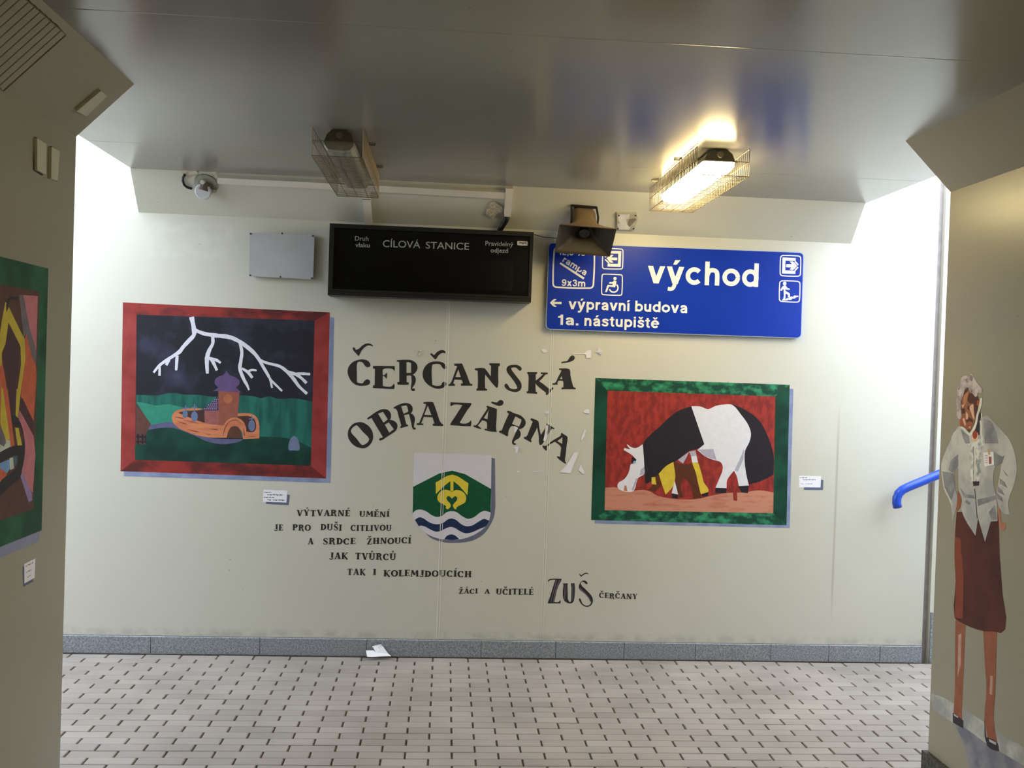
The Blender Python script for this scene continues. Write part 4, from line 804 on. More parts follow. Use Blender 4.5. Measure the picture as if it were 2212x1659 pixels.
cl1 = T(290, 680, 1834/210); cl2 = T(480, 680, 1834/210)
S1 = [[(1080,40,95),(1110,180,80),(1130,300,90),(1120,390,70),(1020,500,85),(920,610,70),(850,700,75),(700,800,60),(560,890,60),(460,970,50),(365,1090,45)], [(480,980,45),(475,1150,45)], [(660,850,50),(600,950,55)], [(810,770,60),(800,900,60),(790,1050,40)],
      [(1150,290,60),(1300,350,70),(1460,380,75),(1640,400,75),(1834,430,75)], [(1480,410,60),(1480,540,60),(1420,660,70),(1380,780,80),(1370,900,80),(1380,1110,50)], [(1410,800,40),(1490,900,60),(1560,1050,50)], [(1440,820,45),(1560,860,55),(1630,910,40)]]
S2 = [[(150,420,75),(300,490,70),(450,590,75),(600,720,70),(700,850,65),(760,960,60),(860,1130,55),(920,1230,40),(1040,1350,40),(1130,1440,35)], [(0,400,75),(80,408,75),(160,430,72)], [(330,520,50),(370,700,60),(350,880,60),(335,1020,70),(400,1200,60),(470,1330,50),(505,1420,30)], [(370,1010,40),(480,1080,55),(570,1190,50)], [(490,1070,40),(560,1040,45),(650,1050,30)],
      [(700,850,50),(850,910,50),(1080,970,55),(1220,1070,65),(1340,1200,70),(1450,1350,55),(1600,1490,55)], [(1230,1070,50),(1400,1130,60),(1500,1200,55),(1590,1290,55)], [(1380,1110,40),(1500,1110,50),(1660,1120,45)], [(890,1180,40),(920,1280,40),(940,1380,35)]]
paint('lightning', [cl1(ribbon(opens(s, 4), 0.08)) for s in S1] + [cl2(ribbon(opens(s, 4), 0.08)) for s in S2], art('lightning_white', (222, 222, 236), 1.0, var=0.05), P5, E, join=True)
# ---- grazing horse
cg = T(1250, 790, 2183/500)
KG = 0.9
def ag(n, rgb, **kw): return art('g_'+n, rgb, KG, **kw)
E = empty('framed_mural', PW(0.0005)(1490, 1136), 'green-framed mural of a grazing black and white horse with a foal', 'mural', 'framed murals')
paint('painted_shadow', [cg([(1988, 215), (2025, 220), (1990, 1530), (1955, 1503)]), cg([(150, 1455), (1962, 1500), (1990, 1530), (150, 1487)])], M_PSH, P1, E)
fo_ = cg([(158, 115), (1990, 180), (1960, 1505), (118, 1455)]); fi_ = cg([(272, 235), (1855, 290), (1835, 1390), (245, 1362)])
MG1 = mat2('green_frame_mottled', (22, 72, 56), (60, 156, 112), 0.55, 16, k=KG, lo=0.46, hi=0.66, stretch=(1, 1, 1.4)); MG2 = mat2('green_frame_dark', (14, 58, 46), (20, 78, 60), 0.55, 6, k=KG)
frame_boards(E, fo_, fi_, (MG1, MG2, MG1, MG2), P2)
paint('red_ground', [fi_], mat2('red_sky', (136, 46, 42), (172, 58, 50), 0.6, 22, k=KG, stretch=(1.5, 1, 0.8)), P2, E)
paint('field', [cg([(250,1150),(370,1150),(420,1180),(480,1185),(600,1170),(680,1190),(740,1225),(820,1245),(900,1255),(1100,1260),(1280,1220),(1400,1200),(1560,1195),(1700,1175),(1838,1195),(1835,1390),(245,1362)])], mat2('salmon_field', (206, 142, 118), (180, 104, 82), 0.6, 14, k=KG, lo=0.5, hi=0.75, stretch=(0.6, 1, 2.5)), P3, E)
M_HW = ag('horse_white', (232, 232, 240), var=0.04); M_HB = ag('horse_black', (42, 38, 46)); M_HG = ag('horse_grey', (182, 180, 198))
paint('hindquarter', [cg([(1445,362),(1540,400),(1640,460),(1720,540),(1790,680),(1840,850),(1837,1030),(1700,1095),(1610,1118),(1575,1020),(1560,850),(1600,720),(1615,640),(1580,540),(1510,440)])], M_HB, P4, E)
paint('white_flank', [cg([(1062,382),(1150,385),(1220,410),(1290,380),(1380,365),(1450,370),(1530,460),(1600,560),(1625,640),(1610,720),(1570,800),(1565,900),(1580,1020),(1605,1130),(1510,1135),(1490,1040),(1465,990),(1440,1020),(1400,1080),(1395,1155),(1290,1150),(1320,1080),(1360,960),(1340,910),(1280,890),(1200,860),(1120,795),(1185,740)])], M_HW, P5, E)
paint('shoulder', [cg([(1062,382),(1185,740),(1120,785),(1050,800),(940,885),(820,960),(760,1020),(700,1080),(630,1118),(615,960),(605,740),(700,630),(760,580),(850,490),(950,420)])], M_HB, P6, E)
paint('head', [cg([(605,740),(545,775),(500,770),(455,738),(460,755),(490,790),(430,775),(425,795),(500,840),(540,880),(530,920),(490,930),(470,1010),(430,1070),(380,1100),(365,1130),(380,1165),(490,1190),(520,1180),(560,1060),(620,1020),(620,960)])], M_HW, P6, E)
paint('eye', [cg([(505, 858), (545, 885), (532, 916), (495, 912)])], ag('eye_dark', (30, 28, 48)), PW(0.00126), E)
paint('eye_spot', [cg(ell(528, 910, 14, 12, 10))], ag('eye_blue', (130, 190, 220)), PW(0.00132), E)
paint('grey_shading', [cg(p) for p in ([(1125, 792), (1270, 786), (1300, 888), (1200, 860)], [(935, 888), (1040, 812), (1020, 860), (985, 922)], [(1040, 812), (1102, 798), (1112, 850), (1060, 852)], [(1560, 780), (1555, 880), (1500, 1000), (1470, 985), (1520, 880)], [(620, 950), (622, 1020), (575, 1035), (585, 980)], [(515, 1180), (560, 1065), (540, 1060), (500, 1170)])], M_HG, PW(0.00123), E)
paint('foreleg', [cg([(1060, 850), (1112, 850), (1126, 915), (1070, 912)]), cg([(905, 1085), (940, 1215), (878, 1202)])], M_HW, P6, E)
paint('hoof', [cg([(1290, 1150), (1395, 1155), (1392, 1202), (1288, 1200)]), cg([(1505, 1135), (1605, 1130), (1597, 1202), (1535, 1196)]), cg([(878, 1205), (937, 1218), (932, 1255), (880, 1246)]), cg([(1155, 1216), (1225, 1190), (1220, 1226), (1175, 1236)])], M_HB, PW(0.00126), E)
M_FY = ag('foal_yellow', (224, 196, 64)); M_FB = ag('foal_brown', (96, 52, 34))
paint('foal_yellow', [cg([(897, 905), (912, 1040), (888, 1140), (820, 1215), (790, 1130), (755, 1020), (820, 950)]), cg([(1070, 910), (1130, 920), (1160, 1020), (1180, 1100), (1225, 1170), (1220, 1192), (1150, 1212), (1130, 1120), (1100, 1020)])], M_FY, PW(0.00129), E)
paint('foal_brown', [cg([(893, 905), (1000, 930), (1070, 920), (1105, 1010), (1130, 1130), (1160, 1240), (1080, 1255), (1060, 1130), (1000, 1060), (962, 1130), (988, 1242), (945, 1242), (915, 1100), (910, 1020)]), cg([(690, 1050), (760, 1030), (782, 1130), (720, 1190), (648, 1172), (700, 1120)])], M_FB, PW(0.00132), E)
paint('foal_ear', [cg([(688, 1052), (722, 1050), (732, 1122), (688, 1116)])], M_FY, PW(0.00135), E)
paint('tuft', [cg([(425, 1180), (432, 1130), (450, 1130), (460, 1185)])], ag('tuft', (196, 130, 108)), PW(0.00132), E)
paint('red_stake', [cg([(1455, 1195), (1495, 1195), (1495, 1275), (1460, 1270)])], ag('stake_red', (150, 52, 46)), PW(0.00132), E)
# ---- coat of arms
ce_ = T(860, 960, 1731/240)
KE = 1.05
E = empty('painted_shield', PW(0.0005)(975, 1172), 'painted shield with gold device on green over blue and white waves', 'coat of arms')
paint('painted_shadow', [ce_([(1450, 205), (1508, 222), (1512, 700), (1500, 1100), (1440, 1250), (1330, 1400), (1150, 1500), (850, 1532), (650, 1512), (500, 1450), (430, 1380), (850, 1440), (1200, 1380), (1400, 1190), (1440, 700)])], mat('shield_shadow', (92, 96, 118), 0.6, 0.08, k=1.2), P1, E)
sh_ = [(250,130),(1455,165),(1448,690),(1440,1080),(1415,1190),(1350,1290),(1200,1400),(1050,1460),(850,1490),(680,1475),(520,1430),(380,1340),(270,1200),(225,1080),(230,700)]
paint('white_field', [ce_(sh_)], art('shield_white', (206, 202, 212), KE, var=0.03), P2, E)
paint('green_field', [ce_([(234,660),(840,408),(1450,695),(1441,1060),(1350,1035),(1280,1060),(1190,1130),(1090,1160),(1000,1120),(900,1050),(820,1040),(750,1060),(690,1110),(600,1130),(520,1100),(440,1045),(350,1015),(270,1030),(226,1075)])], art('shield_green', (18, 80, 52), KE), P3, E)
M_SB = art('shield_blue', (32, 46, 82), KE)
paint('blue_wave', [ce_([(260,1175),(330,1135),(390,1150),(480,1210),(560,1240),(650,1240),(720,1210),(780,1165),(840,1155),(900,1175),(980,1240),(1060,1275),(1150,1265),(1250,1205),(1340,1160),(1417,1188),(1370,1270),(1260,1320),(1150,1370),(1050,1385),(960,1350),(880,1300),(820,1285),(740,1310),(660,1350),(590,1360),(510,1330),(430,1285),(360,1265),(322,1275)])], M_SB, P3, E)
paint('blue_wave', [ce_([(718, 1478), (760, 1425), (830, 1402), (890, 1420), (952, 1476), (850, 1490)])], M_SB, P3, E)
M_GO = art('shield_gold', (216, 194, 62), KE, var=0.05)
paint('gold_roof', [ce_([(585,595),(845,470),(1095,605),(1080,790),(875,580),(862,575),(862,725),(815,725),(815,575),(800,582),(588,772)])], M_GO, P4, E)
paint('gold_heart', [ce_([(838,735),(900,710),(970,720),(1030,760),(1060,820),(1050,890),(1020,920),(940,960),(905,985),(912,1010),(880,1005),(850,950),(880,910),(915,870),(920,830),(900,808),(870,815),(840,845),(800,810),(770,808),(752,835),(770,880),(810,920),(820,960),(790,1000),(765,1010),(738,990),(750,965),(700,930),(640,900),(612,850),(620,790),(660,735),(730,705),(790,715)])], M_GO, P4, E)
# ---- little painted caption cards
def card(lab, qd, shd, lines, pl, n):
    E = empty('caption_card', pl(0.001)(*qd[3]), lab, 'card', 'painted caption cards')
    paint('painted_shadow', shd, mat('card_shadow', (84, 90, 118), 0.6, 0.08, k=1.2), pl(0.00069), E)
    cd_ = paint('card', [qd], mat('card_white', (226, 226, 234), 0.6, 0.02, k=1.1), pl(0.00078), E)
    paint('handwriting', [ribbon(opens(l, 3), 0.35) for l in lines], mat('pencil_grey', (96, 96, 104), 0.7, 0.2), pl(0.00084), cd_, join=True)
k1 = T(550, 1050, 2212/90)
def scr(tr, x0, y0, x1, y1, n, w): return tr([(x0+(x1-x0)*i/n, y0+(y1-y0)*i/n+(14 if i % 2 else -14), 0) for i in range(n+1)])
def scrib(tr, x0, y0, x1, y1, n, w): return [(p[0], p[1], w*(0.6 if i % 3 else 1.3)) for i, p in enumerate(scr(tr, x0, y0, x1, y1, n, w))]
card('small white caption card below the red-framed mural', k1([(470, 185), (1745, 235), (1690, 880), (430, 830)]), [k1([(1700, 440), (1870, 480), (1800, 1010), (600, 950), (620, 840), (1680, 870)])],
     [scrib(k1, 520, 330, 890, 340, 8, 1.6), scrib(k1, 680, 455, 1500, 475, 14, 1.8), scrib(k1, 500, 600, 1040, 605, 10, 1.6), scrib(k1, 680, 725, 890, 740, 5, 1.8), scrib(k1, 980, 735, 1600, 750, 11, 1.8)], PW, NW)
k2 = T(1710, 1010, 2212/90)
card('small white caption card right of the green-framed mural', k2([(405, 430), (1570, 455), (1530, 1060), (400, 1045)]), [k2([(1560, 640), (1690, 660), (1670, 1190), (650, 1180), (665, 1050), (1540, 1050)])],
     [scrib(k2, 450, 525, 830, 545, 7, 1.2), scrib(k2, 620, 650, 1280, 650, 12, 1.3), scrib(k2, 510, 840, 640, 900, 3, 0.8), scrib(k2, 740, 860, 1110, 870, 7, 0.9)], PW, NW)
k3 = T(30, 1190, 1161/70)
card('small white caption card below the mural on the left wall', k3([(370, 470), (770, 270), (745, 960), (375, 1170)]), [k3([(315, 570), (375, 540), (385, 1150), (690, 1000), (690, 1100), (345, 1290)])],
     [scrib(k3, 420, 560, 690, 410, 6, 1.6), scrib(k3, 430, 780, 640, 660, 5, 1.5), scrib(k3, 480, 950, 620, 860, 3, 1.5)], PL, NL)
# ---- abstract mural on the left wall
KL = 1.9
def al(n, rgb, **kw): return art('l_'+n, rgb, KL, **kw)
a7 = T(0, 540, 622/120); a8 = T(0, 840, 553/120)
E = empty('framed_mural', PL(0.0005)(80, 1150), 'green-framed abstract mural on the left passage wall', 'mural', 'framed murals')
Q1, Q2, Q3, Q4, Q5, Q6 = (PL(0.0006+0.00009*k) for k in range(6))
# the wall coordinates (Y, Z) of the frame; the part beyond the photo's edge carries on
yr = PL(0)(104, 580).y; zt = PL(0)(104, 580).z; zb_ = PL(0)(91, 1145).z; yl = yr-1.15
def yz(y, z, o): return Vector((XL+o, y, z))
def wq(name, pts, m, o, E): return mesh(name, [yz(y, z, o) for y, z in pts], [tuple(range(len(pts)))], m, E)
fw = 0.085
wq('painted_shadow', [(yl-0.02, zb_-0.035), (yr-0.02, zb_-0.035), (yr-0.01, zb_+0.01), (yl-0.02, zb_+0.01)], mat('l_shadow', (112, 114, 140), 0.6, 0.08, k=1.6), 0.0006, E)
M_LG = mat2('left_frame_green', (24, 58, 42), (34, 80, 56), 0.55, 5, k=1.7)
O4 = [(yl, zt), (yr, zt), (yr, zb_), (yl, zb_)]; I4 = [(yl+fw, zt-fw), (yr-fw*0.8, zt-fw), (yr-fw*0.8, zb_+fw), (yl+fw, zb_+fw)]
for k in range(4): wq('frame_board', [O4[k], O4[(k+1) % 4], I4[(k+1) % 4], I4[k]], M_LG, 0.0007, E)
wq('brown_field', I4, al('brown', (70, 50, 46)), 0.0007, E)
M_LP = al('pink', (146, 92, 100)); M_LO = al('orange', (150, 78, 56)); M_LY = al('yellow', (152, 138, 52)); M_LD = al('plum', (60, 42, 46)); M_LK = al('black', (38, 38, 42)); M_LGr = al('grey', (86, 82, 88)); M_LW = al('pale', (150, 156, 148)); M_LB = al('blue', (92, 122, 164)); M_LV = al('violet', (112, 98, 134))
paint('pink_shape', [a7([(260, 505), (425, 515), (405, 1145), (330, 870)]), a8([(195, 210), (335, 470), (325, 1040), (215, 830), (245, 640), (215, 400), (185, 290)])], M_LP, Q3, E)
paint('grey_band', [a7([(215, 505), (262, 505), (332, 870), (406, 1145), (402, 1292), (358, 1190), (298, 930), (265, 985), (240, 750)])], M_LGr, Q4, E)
paint('orange_shape', [a7([(300, 930), (360, 1190), (402, 1300), (395, 1659), (235, 1659), (275, 1010)]), a8([(215, 0), (355, 0), (335, 325), (215, 70)]), a7([(0, 1140), (15, 1180), (95, 1659), (40, 1659), (0, 1380)]), a8([(30, 0), (75, 0), (145, 560), (105, 580), (95, 480)]), a8([(0, 790), (50, 810), (70, 850), (0, 950)])], M_LO, Q3, E)
paint('plum_shape', [a7([(90, 810), (225, 1080), (185, 1659), (95, 1659), (20, 1160)]), a8([(75, 0), (162, 0), (152, 260), (120, 250), (130, 330), (150, 540)]), a8([(205, 70), (337, 325), (335, 470), (195, 210)])], M_LD, Q3, E)
paint('yellow_band', [a7([(100, 640), (240, 930), (278, 1005), (220, 1659), (185, 1659), (230, 1090), (180, 980), (95, 810), (20, 1150), (0, 1160), (0, 940), (60, 580), (75, 600), (70, 700)]), a8([(0, 0), (30, 0), (100, 500), (60, 520), (20, 400), (0, 330)]), a8([(165, 0), (210, 0), (180, 290), (155, 265)]), a8([(150, 385), (185, 390), (220, 560), (175, 565)]), a7([(0, 1400), (40, 1659), (0, 1659)])], M_LY, Q4, E)
paint('dark_dash', [a7([(70, 700), (85, 640), (110, 560), (190, 555), (190, 525), (110, 520), (75, 580)])], M_LK, Q5, E)
paint('grey_drop', [a8([(0, 350), (50, 480), (60, 540), (35, 575), (0, 540)])], M_LGr, Q5, E)
paint('pale_shape', [a8([(60, 510), (100, 510), (105, 575), (0, 630), (0, 550), (40, 575)]), a8([(95, 690), (130, 680), (140, 790), (100, 810)])], M_LW, Q4, E)
paint('blue_shape', [a8([(0, 740), (95, 700), (105, 780), (70, 840), (0, 790)])], M_LB, Q3, E)
paint('teal_shape', [a8([(130, 670), (170, 665), (170, 740), (145, 770)])], al('teal', (52, 82, 94)), Q4, E)
paint('violet_shape', [a8([(200, 860), (225, 830), (320, 1050), (320, 1115), (285, 1125)])], M_LV, Q4, E)
paint('black_curve', [a8([(0,640),(60,598),(150,570),(225,562),(232,480),(200,380),(150,380),(120,320),(115,255),(150,262),(205,340),(240,470),(248,640),(225,780),(195,890),(100,970),(0,1070),(0,930),(90,850),(160,790),(180,710),(180,660),(100,680),(0,740)])], M_LK, Q5, E)
# continuation of the picture beyond the edge of the photo
y0_ = PL(0)(0, 900).y
for nm, pts, m in (('orange_shape', [(y0_, 1.60), (y0_, 1.42), (y0_-0.25, 1.25), (y0_-0.35, 1.45)], M_LO), ('yellow_band', [(y0_, 1.72), (y0_, 1.62), (y0_-0.3, 1.48), (y0_-0.34, 1.53)], M_LY), ('black_curve', [(y0_, 1.38), (y0_, 1.33), (y0_-0.25, 1.36), (y0_-0.4, 1.5), (y0_-0.36, 1.53), (y0_-0.22, 1.41)], M_LK), ('blue_shape', [(y0_, 1.32), (y0_, 1.27), (y0_-0.3, 1.20), (y0_-0.2, 1.32)], M_LB)):
    LAYER += 1; b = MB(); A = [yz(y, z, 0.001+0.00002*(LAYER % 30)) for y, z in pts]; b.add(A, [tuple(t) for t in tessellate_polygon([A])]); b.build(nm, m, E)
# ---- old woman painted on the right wall
KP = 1.4
def ap(n, rgb, **kw): return art('w_'+n, rgb, KP, **kw)
Wa = T(2020, 800, 1991/192); Wb_ = T(2020, 940, 1327/192); Wd = T(1980, 1200, 839/232); Wc = T(1980, 790, 855/232)
V1, V2, V3, V4, V5, V6, V7 = (PR(0.0006+0.00009*k) for k in range(7))
E = empty('painted_figure', PR(0.0005)(2105, 1600), 'life-size wall painting of a grey-haired woman in white blouse and maroon skirt', 'mural')
paint('painted_ground', [Wd([(118, 1080), (200, 1105), (280, 1150), (450, 1250), (700, 1420), (850, 1520), (850, 1680), (700, 1570), (640, 1530), (370, 1380), (285, 1310), (118, 1170)])], mat2('ground_pale', (150, 152, 148), (120, 122, 118), 0.7, 9, k=1.9), V1, E)
paint('painted_shadow', [Wd([(285, 1310), (380, 1350), (560, 1480), (700, 1560), (850, 1650), (850, 1700), (420, 1690), (360, 1450)])], mat2('ground_shadow', (92, 92, 102), (112, 112, 116), 0.7, 10, k=1.9), V2, E)
M_SK = ap('skin', (132, 82, 62)); M_SKL = ap('skin_light', (196, 156, 132)); M_SKD = ap('skin_dark', (76, 50, 46)); M_SHI = mat2('blouse_white', (176, 176, 170), (146, 148, 148), 0.65, 7, k=KP); M_SHD = mat2('blouse_shade', (110, 112, 116), (134, 136, 136), 0.65, 12, k=KP); M_DK = ap('ink', (50, 46, 52)); M_HR = mat2('hair_grey', (178, 170, 166), (142, 132, 134), 0.65, 26, k=KP)
paint('leg', [Wd([(305, 480), (382, 520), (375, 700), (365, 950), (355, 1200), (357, 1295), (288, 1245), (300, 1000), (300, 700)])], M_SK, V2, E)
paint('leg', [Wd([(520, 580), (627, 590), (622, 800), (612, 1100), (602, 1280), (632, 1465), (558, 1440), (530, 1280), (545, 1050), (530, 800)])], M_SK, V2, E)
paint('leg_highlight', [Wd([(325, 620), (350, 610), (345, 850), (320, 950)]), Wd([(575, 940), (595, 940), (590, 1090), (570, 1080)])], ap('leg_light', (164, 132, 122)), V3, E)
paint('shoe', [Wd([(283, 1228), (330, 1260), (365, 1290), (366, 1352), (283, 1305)])], M_DK, V4, E)
paint('shoe', [Wd([(528, 1258), (545, 1418), (580, 1430), (632, 1465), (646, 1532), (590, 1516), (550, 1482)])], M_DK, V4, E)
paint('shoe_highlight', [Wd([(565, 1433), (622, 1460), (620, 1482), (570, 1455)]), Wd([(290, 1235), (325, 1258), (322, 1270), (292, 1250)])], ap('shoe_light', (168, 164, 162)), V5, E)
paint('skirt', [Wc([(318, 1165), (655, 1150), (655, 1290), (662, 1560)]) + Wd([(650, 20), (670, 300), (692, 570), (660, 605), (600, 595), (520, 590), (450, 570), (370, 535), (300, 490), (295, 480), (305, 200)]) + Wc([(302, 1540), (303, 1400)])], mat2('skirt_maroon', (66, 38, 36), (82, 44, 40), 0.65, 5, k=KP), V3, E)
paint('skirt_highlight', [Wc([(305, 1360), (350, 1380), (362, 1540)]) + Wd([(358, 40), (360, 495), (295, 485), (306, 200)]) + Wc([(303, 1500)])], ap('skirt_light', (118, 60, 46)), V4, E)
paint('hand', [Wb_([(335, 830), (385, 900), (380, 1050), (320, 1145), (308, 1060), (330, 950)])], M_SK, V4, E)
paint('hand', [Wb_([(925, 1085), (975, 1110), (988, 1290), (1010, 1350), (1005, 1300), (1050, 1310), (1052, 1390), (1012, 1432), (965, 1390), (950, 1290)])], ap('hand_tan', (158, 110, 86)), V4, E)
paint('sleeve', [Wb_([(350, 150), (345, 480), (285, 560), (300, 800), (332, 950), (262, 1292), (230, 1020), (130, 800), (100, 600), (92, 440), (140, 280), (258, 20), (330, 30)])], M_SHI, PR(0.000885), E)
paint('sleeve', [Wb_([(1000, -40), (1070, 10), (1130, 110), (1190, 280), (1222, 480), (1190, 700), (1090, 1000), (1112, 1182), (1030, 1172), (960, 1080), (918, 920), (955, 650), (985, 450), (960, 300)])], M_SHI, PR(0.000885), E)
paint('blouse', [Wa([(548, 1240), (620, 1310), (760, 1450), (1000, 1450), (1020, 1100), (1060, 1050), (1150, 1005), (1250, 1080), (1450, 1300), (1600, 1480)]) + Wb_([(1060, 20), (1010, 330), (895, 470), (872, 750), (910, 900), (932, 1282), (830, 1290), (745, 1592), (640, 1240), (602, 1500), (440, 1240), (390, 1080), (400, 960), (355, 830), (342, 450), (240, 30)])], M_SHI, V5, E)
paint('blouse_shade', [Wb_(p) for p in ([(230, 380), (345, 280), (345, 470), (270, 565), (200, 520)], [(108, 540), (275, 570), (300, 800), (245, 980), (140, 780)], [(880, 250), (1000, 320), (1040, 300), (1000, 420), (880, 460)], [(960, 640), (1040, 700), (1080, 790), (960, 720)], [(930, 760), (1000, 820), (1040, 900), (940, 850)], [(920, 860), (1000, 930), (1020, 1000), (930, 950)], [(1000, 500), (1100, 620), (1060, 600)], [(470, 960), (530, 1020), (510, 1040), (440, 1000)], [(630, 960), (900, 900), (910, 960), (640, 1060)], [(800, 1150), (890, 1040), (925, 1260), (840, 1260)], [(370, 780), (450, 880), (580, 900), (600, 950), (430, 930)])]
      + [Wa([(1080, 1080), (1250, 1130), (1380, 1400), (1420, 1640), (1110, 1640)]), Wa([(580, 1320), (760, 1470), (780, 1640), (680, 1640), (620, 1500)])], M_SHD, V6, E)
paint('frill', [Wb_([(500, 130), (580, 100), (700, 20), (735, 130), (690, 250), (702, 360), (660, 450), (685, 560), (640, 692), (540, 692), (518, 560), (540, 440), (508, 340), (520, 240)])], mat2('frill_white', (196, 198, 190), (128, 132, 132), 0.65, 30, k=KP), V7, E)
PX8, PX9 = PR(0.00132), PR(0.00141)
paint('button_line', [Wb_(ribbon([(588, 160, 22), (592, 400, 20), (590, 680, 20)]))], ap('button_white', (204, 200, 188)), PX8, E)
paint('placket', [Wb_(ribbon([(590, 800, 10), (606, 950, 12), (616, 1100, 10), (628, 1240, 12)])), Wb_([(560, 690), (662, 690), (655, 752), (572, 760)]), Wb_(ribbon([(575, 170, 8), (578, 420, 8), (575, 680, 8)]))], M_DK, PX8, E, join=True)
nb_ = paint('name_badge', [Wb_([(720, 260), (866, 248), (880, 440), (734, 470)])], ap('badge_white', (210, 206, 204)), PX8, E)
paint('badge_print', [Wb_([(800, 320), (842, 325), (840, 430), (805, 430)])], ap('badge_red', (146, 78, 74)), PX9, nb_)
paint('badge_clip', [Wb_([(785, 205), (812, 210), (822, 292), (795, 290)])], ap('clip_tan', (176, 146, 110)), PX9, nb_)
paint('badge_lines', [Wb_(ribbon([(742, 310+34*i, 10), (785, 306+34*i, 10)])) for i in range(4)], ap('badge_line', (150, 134, 128)), PX9, nb_, join=True)
paint('face', [Wa([(730,380),(790,490),(840,520),(900,600),(960,580),(992,700),(970,830),(930,950),(900,1100),(860,1200),(820,1320),(760,1385),(700,1330),(640,1280),(570,1260),(550,1200),(580,1090),(590,1000),(580,800),(590,640),(640,520)])], ap('face', (128, 86, 62)), V6, E)
paint('face_shade', [Wa(p) for p in ([(760, 520), (840, 520), (900, 600), (960, 580), (975, 700), (965, 830), (930, 950), (895, 1060), (872, 900), (862, 740), (770, 740), (720, 650)], [(590, 850), (670, 860), (672, 960), (598, 975)], [(730, 780), (790, 830), (770, 900), (718, 860)], [(690, 1120), (760, 1050), (830, 1100), (850, 1180), (780, 1140), (710, 1170)], [(730, 380), (745, 450), (690, 520), (640, 560), (660, 450)], [(720, 1330), (800, 1320), (760, 1385)], [(575, 650), (600, 680), (590, 780), (570, 760)])], M_SKD, V7, E)
paint('face_light', [Wa(p) for p in ([(800, 780), (860, 760), (870, 1000), (882, 1120), (840, 1050), (800, 930), (770, 850)], [(690, 920), (740, 990), (732, 1100), (690, 1090)], [(610, 1090), (650, 1060), (690, 1200), (670, 1260)], [(750, 1270), (800, 1250), (780, 1310)], [(590, 780), (660, 760), (620, 850)])], M_SKL, PX8, E)
paint('forehead', [Wa([(650, 560), (740, 460), (730, 600), (690, 740), (640, 780), (630, 680)])], ap('forehead', (158, 110, 76)), PR(0.001185), E)
paint('ear', [Wa([(548, 1100), (600, 1085), (612, 1205), (568, 1232)]), Wa([(935, 680), (992, 670), (985, 800), (930, 780)])], ap('ear_red', (156, 72, 50)), PR(0.001215), E)
paint('lips', [Wa([(690, 1200), (740, 1170), (785, 1145), (790, 1225), (730, 1262)])], ap('lips', (150, 78, 60)), PR(0.001365), E)
paint('neck', [Wa([(870, 1200), (1000, 900), (1025, 1000), (1000, 1150), (1040, 1450), (960, 1480), (820, 1430)])], M_DK, PR(0.0009), E)
paint('hair', [Wa(smoothp([(600,160),(690,120),(760,150),(800,75),(860,140),(920,250),(980,330),(1062,430),(1040,510),(960,510),(940,560),(900,592),(840,520),(830,430),(780,490),(730,370),(660,440),(630,560),(590,640),(575,760),(580,900),(590,1060),(540,1090),(480,1010),(470,900),(490,840),(475,740),(480,600),(500,400),(560,300)], 3))], M_HR, PX8, E)
paint('hair_shade', [Wa(p) for p in ([(790, 90), (850, 150), (830, 250), (790, 240), (770, 160)], [(640, 220), (720, 180), (740, 270), (700, 280), (680, 220)], [(500, 420), (560, 380), (540, 440)], [(500, 600), (560, 560), (530, 620)])], ap('hair_mauve', (126, 112, 122)), PX9, E)
paint('scarf', [Wa(ribbon(opens([(1035, 620, 40), (1015, 760, 60), (985, 880, 50), (945, 1010, 45), (915, 1180, 50), (860, 1320, 62), (790, 1430, 60), (720, 1400, 50), (650, 1310, 40), (575, 1270, 36)], 4))), Wa(ribbon(opens([(1010, 1130, 40), (1035, 1250, 40), (1030, 1400, 44), (1060, 1560, 50)], 4))), Wa(ribbon(opens([(1040, 960, 24), (1045, 1080, 24)], 3)))], ap('scarf_white', (194, 196, 186)), PX9, E, join=True)
br_ = paint('brooch', [Wa(ell(893, 1480, 75, 120))], ap('brooch_cream', (202, 172, 138)), PX8, E)
paint('brooch_stone', [Wa(ell(890, 1440, 56, 95))], ap('brooch_red', (140, 64, 50)), PX9, br_)

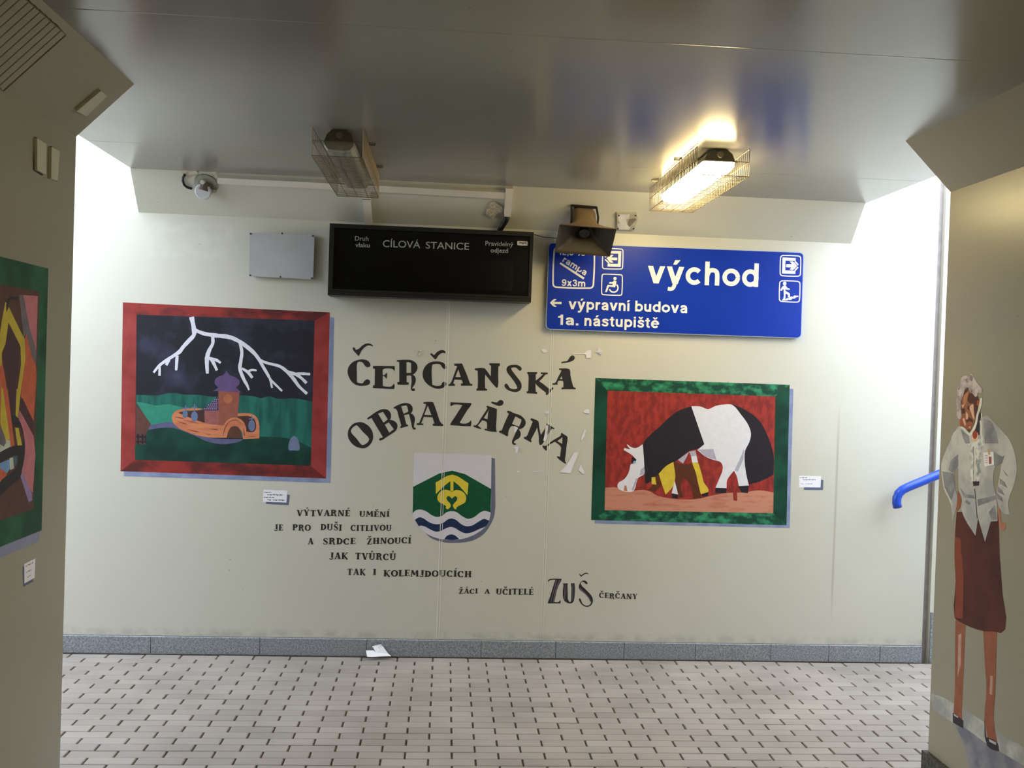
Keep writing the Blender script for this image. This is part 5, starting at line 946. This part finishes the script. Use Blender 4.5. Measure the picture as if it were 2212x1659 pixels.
# ================================================================== torn paper left on the wall
ct = T(1080, 730, 1296/250)
M_PAP = mat('torn_paper', (226, 224, 234), 0.8, 0.04, 30, k=1.0)
SCR = [
 ('small torn white paper scrap above the letter K', [(460, 130), (500, 125), (540, 150), (500, 170), (480, 160)]),
 ('torn paper strip with a square end above the last letter of the title', [(815, 172), (950, 168), (975, 140), (1020, 135), (1018, 225), (965, 225), (965, 190), (940, 180), (815, 182)]),
 ('curled bright paper scrap just below the blue sign', [(1095, 90), (1115, 115), (1145, 150), (1140, 185), (1100, 170), (1060, 155), (1095, 145)]),
 ('small folded paper scrap on the wall joint between the title lines', [(500, 835), (550, 810), (550, 835), (520, 855)]),
 ('paper scrap stuck over the second letter R of the lower line', [(160, 985), (205, 1005), (180, 1050), (155, 1055)]),
 ('long paper scrap stuck across the letter N of the lower line', [(515, 980), (540, 985), (525, 1060), (530, 1100), (510, 1160), (485, 1150), (500, 1080)]),
 ('paper scrap hanging just under the tail of the letter R', [(155, 1215), (205, 1220), (195, 1280), (175, 1285), (175, 1245)]),
 ('small paper scrap left of the green frame near its upper corner', [(930, 830), (960, 800), (1000, 795), (1000, 845), (960, 845)]),
 ('narrow slanting paper sliver beside the green frame', [(945, 1025), (965, 1030), (945, 1110), (905, 1155), (910, 1120), (925, 1080)]),
 ('largest torn paper piece below the last letter of the lower line', [(830, 1280), (875, 1280), (870, 1310), (820, 1430), (790, 1515), (670, 1505), (680, 1490), (750, 1420)]),
 ('pointed paper scrap right of the largest torn piece', [(905, 1420), (920, 1450), (950, 1515), (925, 1525), (880, 1480)]),
 ('tiny paper scrap right of the shield, farther from the wall joint', [(190, 1490), (230, 1478), (210, 1505), (185, 1505)]),
 ('thin paper streak right of the shield, touching the wall joint side', [(365, 1492), (470, 1490), (390, 1505), (365, 1505)]),
]
for i, (lab, poly) in enumerate(SCR):
    px = ct(poly); cx = sum(p[0] for p in px)/len(px)
    A = [PW(0.0022)(*p) for p in px]; w = max(p.x for p in A)-min(p.x for p in A); mx_ = min(p.x for p in A)
    lift = 0.012 if i in (2, 3, 6) else 0.003
    A = [p + NW*(lift*((p.x-mx_)/max(w, 1e-4))**2) for p in A]
    b = MB().prism(A, Vector((0, 0.0006, 0))); tag(b.build('paper_scrap', M_PAP), lab, 'paper scrap', 'torn paper scraps on the end wall')
M_TAPE = mat('shiny_tape', (206, 214, 198), 0.15, 0.1)
b = MB()
for p in ([(1455, 250), (1490, 245), (1500, 280), (1465, 292)], [(1520, 298), (1562, 300), (1550, 352), (1508, 350)], [(1480, 365), (1495, 362), (1492, 390), (1476, 388)], [(1540, 240), (1600, 255), (1595, 275), (1545, 268)]):
    b.prism([PW(0.004+0.002*(k % 2))(*q) for k, q in enumerate(cA(p))], Vector((0, 0.0006, 0)))
tag(b.build('tape_remnant', M_TAPE), 'glinting remnant of clear tape above the letter R', 'tape')

# ================================================================== handrail and litter
ch = T(1740, 960, 1128/340)
PRL = lambda u, v: hit(*ch([(u, v)])[0], (0, 1, 0), -0.10)
pts = [PRL(*p) for p in ((660, 452), (653, 420), (655, 385), (668, 352), (695, 326), (735, 306), (800, 279), (960, 213))]
d = (pts[-1]-pts[-2]).normalized(); pts.append(pts[-1]+d*2.6)
E = empty('handrail', (pts[0].x, pts[0].y, pts[0].z), 'blue tubular handrail with hooked end beside the stairs', 'handrail')
M_RAIL = mat('blue_rail_paint', (30, 76, 196), 0.28, 0.06, 12, k=1.0)
MB().tube(pts, 0.0255, 16).build('rail', M_RAIL, E, smooth=True)
for t in (0.25, 0.85):
    p = pts[-2].lerp(pts[-1], t); MB().tube([p+Vector((0, 0, -0.02)), p+Vector((0, 0.04, -0.07)), Vector((p.x, -0.001, p.z-0.07))], 0.008, 8).build('bracket', M_RAIL, E)
cq = T(770, 1380, 2212/90)
E = empty('paper_litter', hit(815, 1419, (0, 0, 1), 0.0), 'crumpled white paper lying against the plinth', 'paper')
def gnd(u, v, y, z=None): return hit(*cq([(u, v)])[0], (0, 1, 0), y)
F0 = [gnd(500, 620, -0.05), gnd(880, 610, -0.045), gnd(1100, 760, -0.055), gnd(1180, 940, -0.075), gnd(850, 965, -0.085), gnd(560, 950, -0.08)]
MB().prism(F0, Vector((0, 0.001, 0))).build('folded_sheet', mat('litter_white', (232, 234, 242), 0.7, 0.03), E)
F1 = [gnd(820, 400, -0.03), gnd(1290, 285, -0.026), gnd(1420, 420, -0.03), gnd(1690, 790, -0.045), gnd(1850, 920, -0.065), gnd(1180, 940, -0.072), gnd(1050, 740, -0.05)]
MB().prism(F1, Vector((0, 0.001, 0))).build('crumpled_sheet', mat('litter_white', (232, 234, 242), 0.7, 0.03), E)
paint('sheet_print', [cq([(1180, 420), (1240, 500), (1225, 520), (1165, 440)]), cq([(1260, 340), (1330, 440), (1315, 455), (1250, 360)]), cq([(880, 420), (960, 600), (945, 610), (870, 440)])], mat('print_grey', (150, 156, 176), 0.7), lambda x, y: hit(x, y, (0, 1, 0), -0.0475), E, join=True)
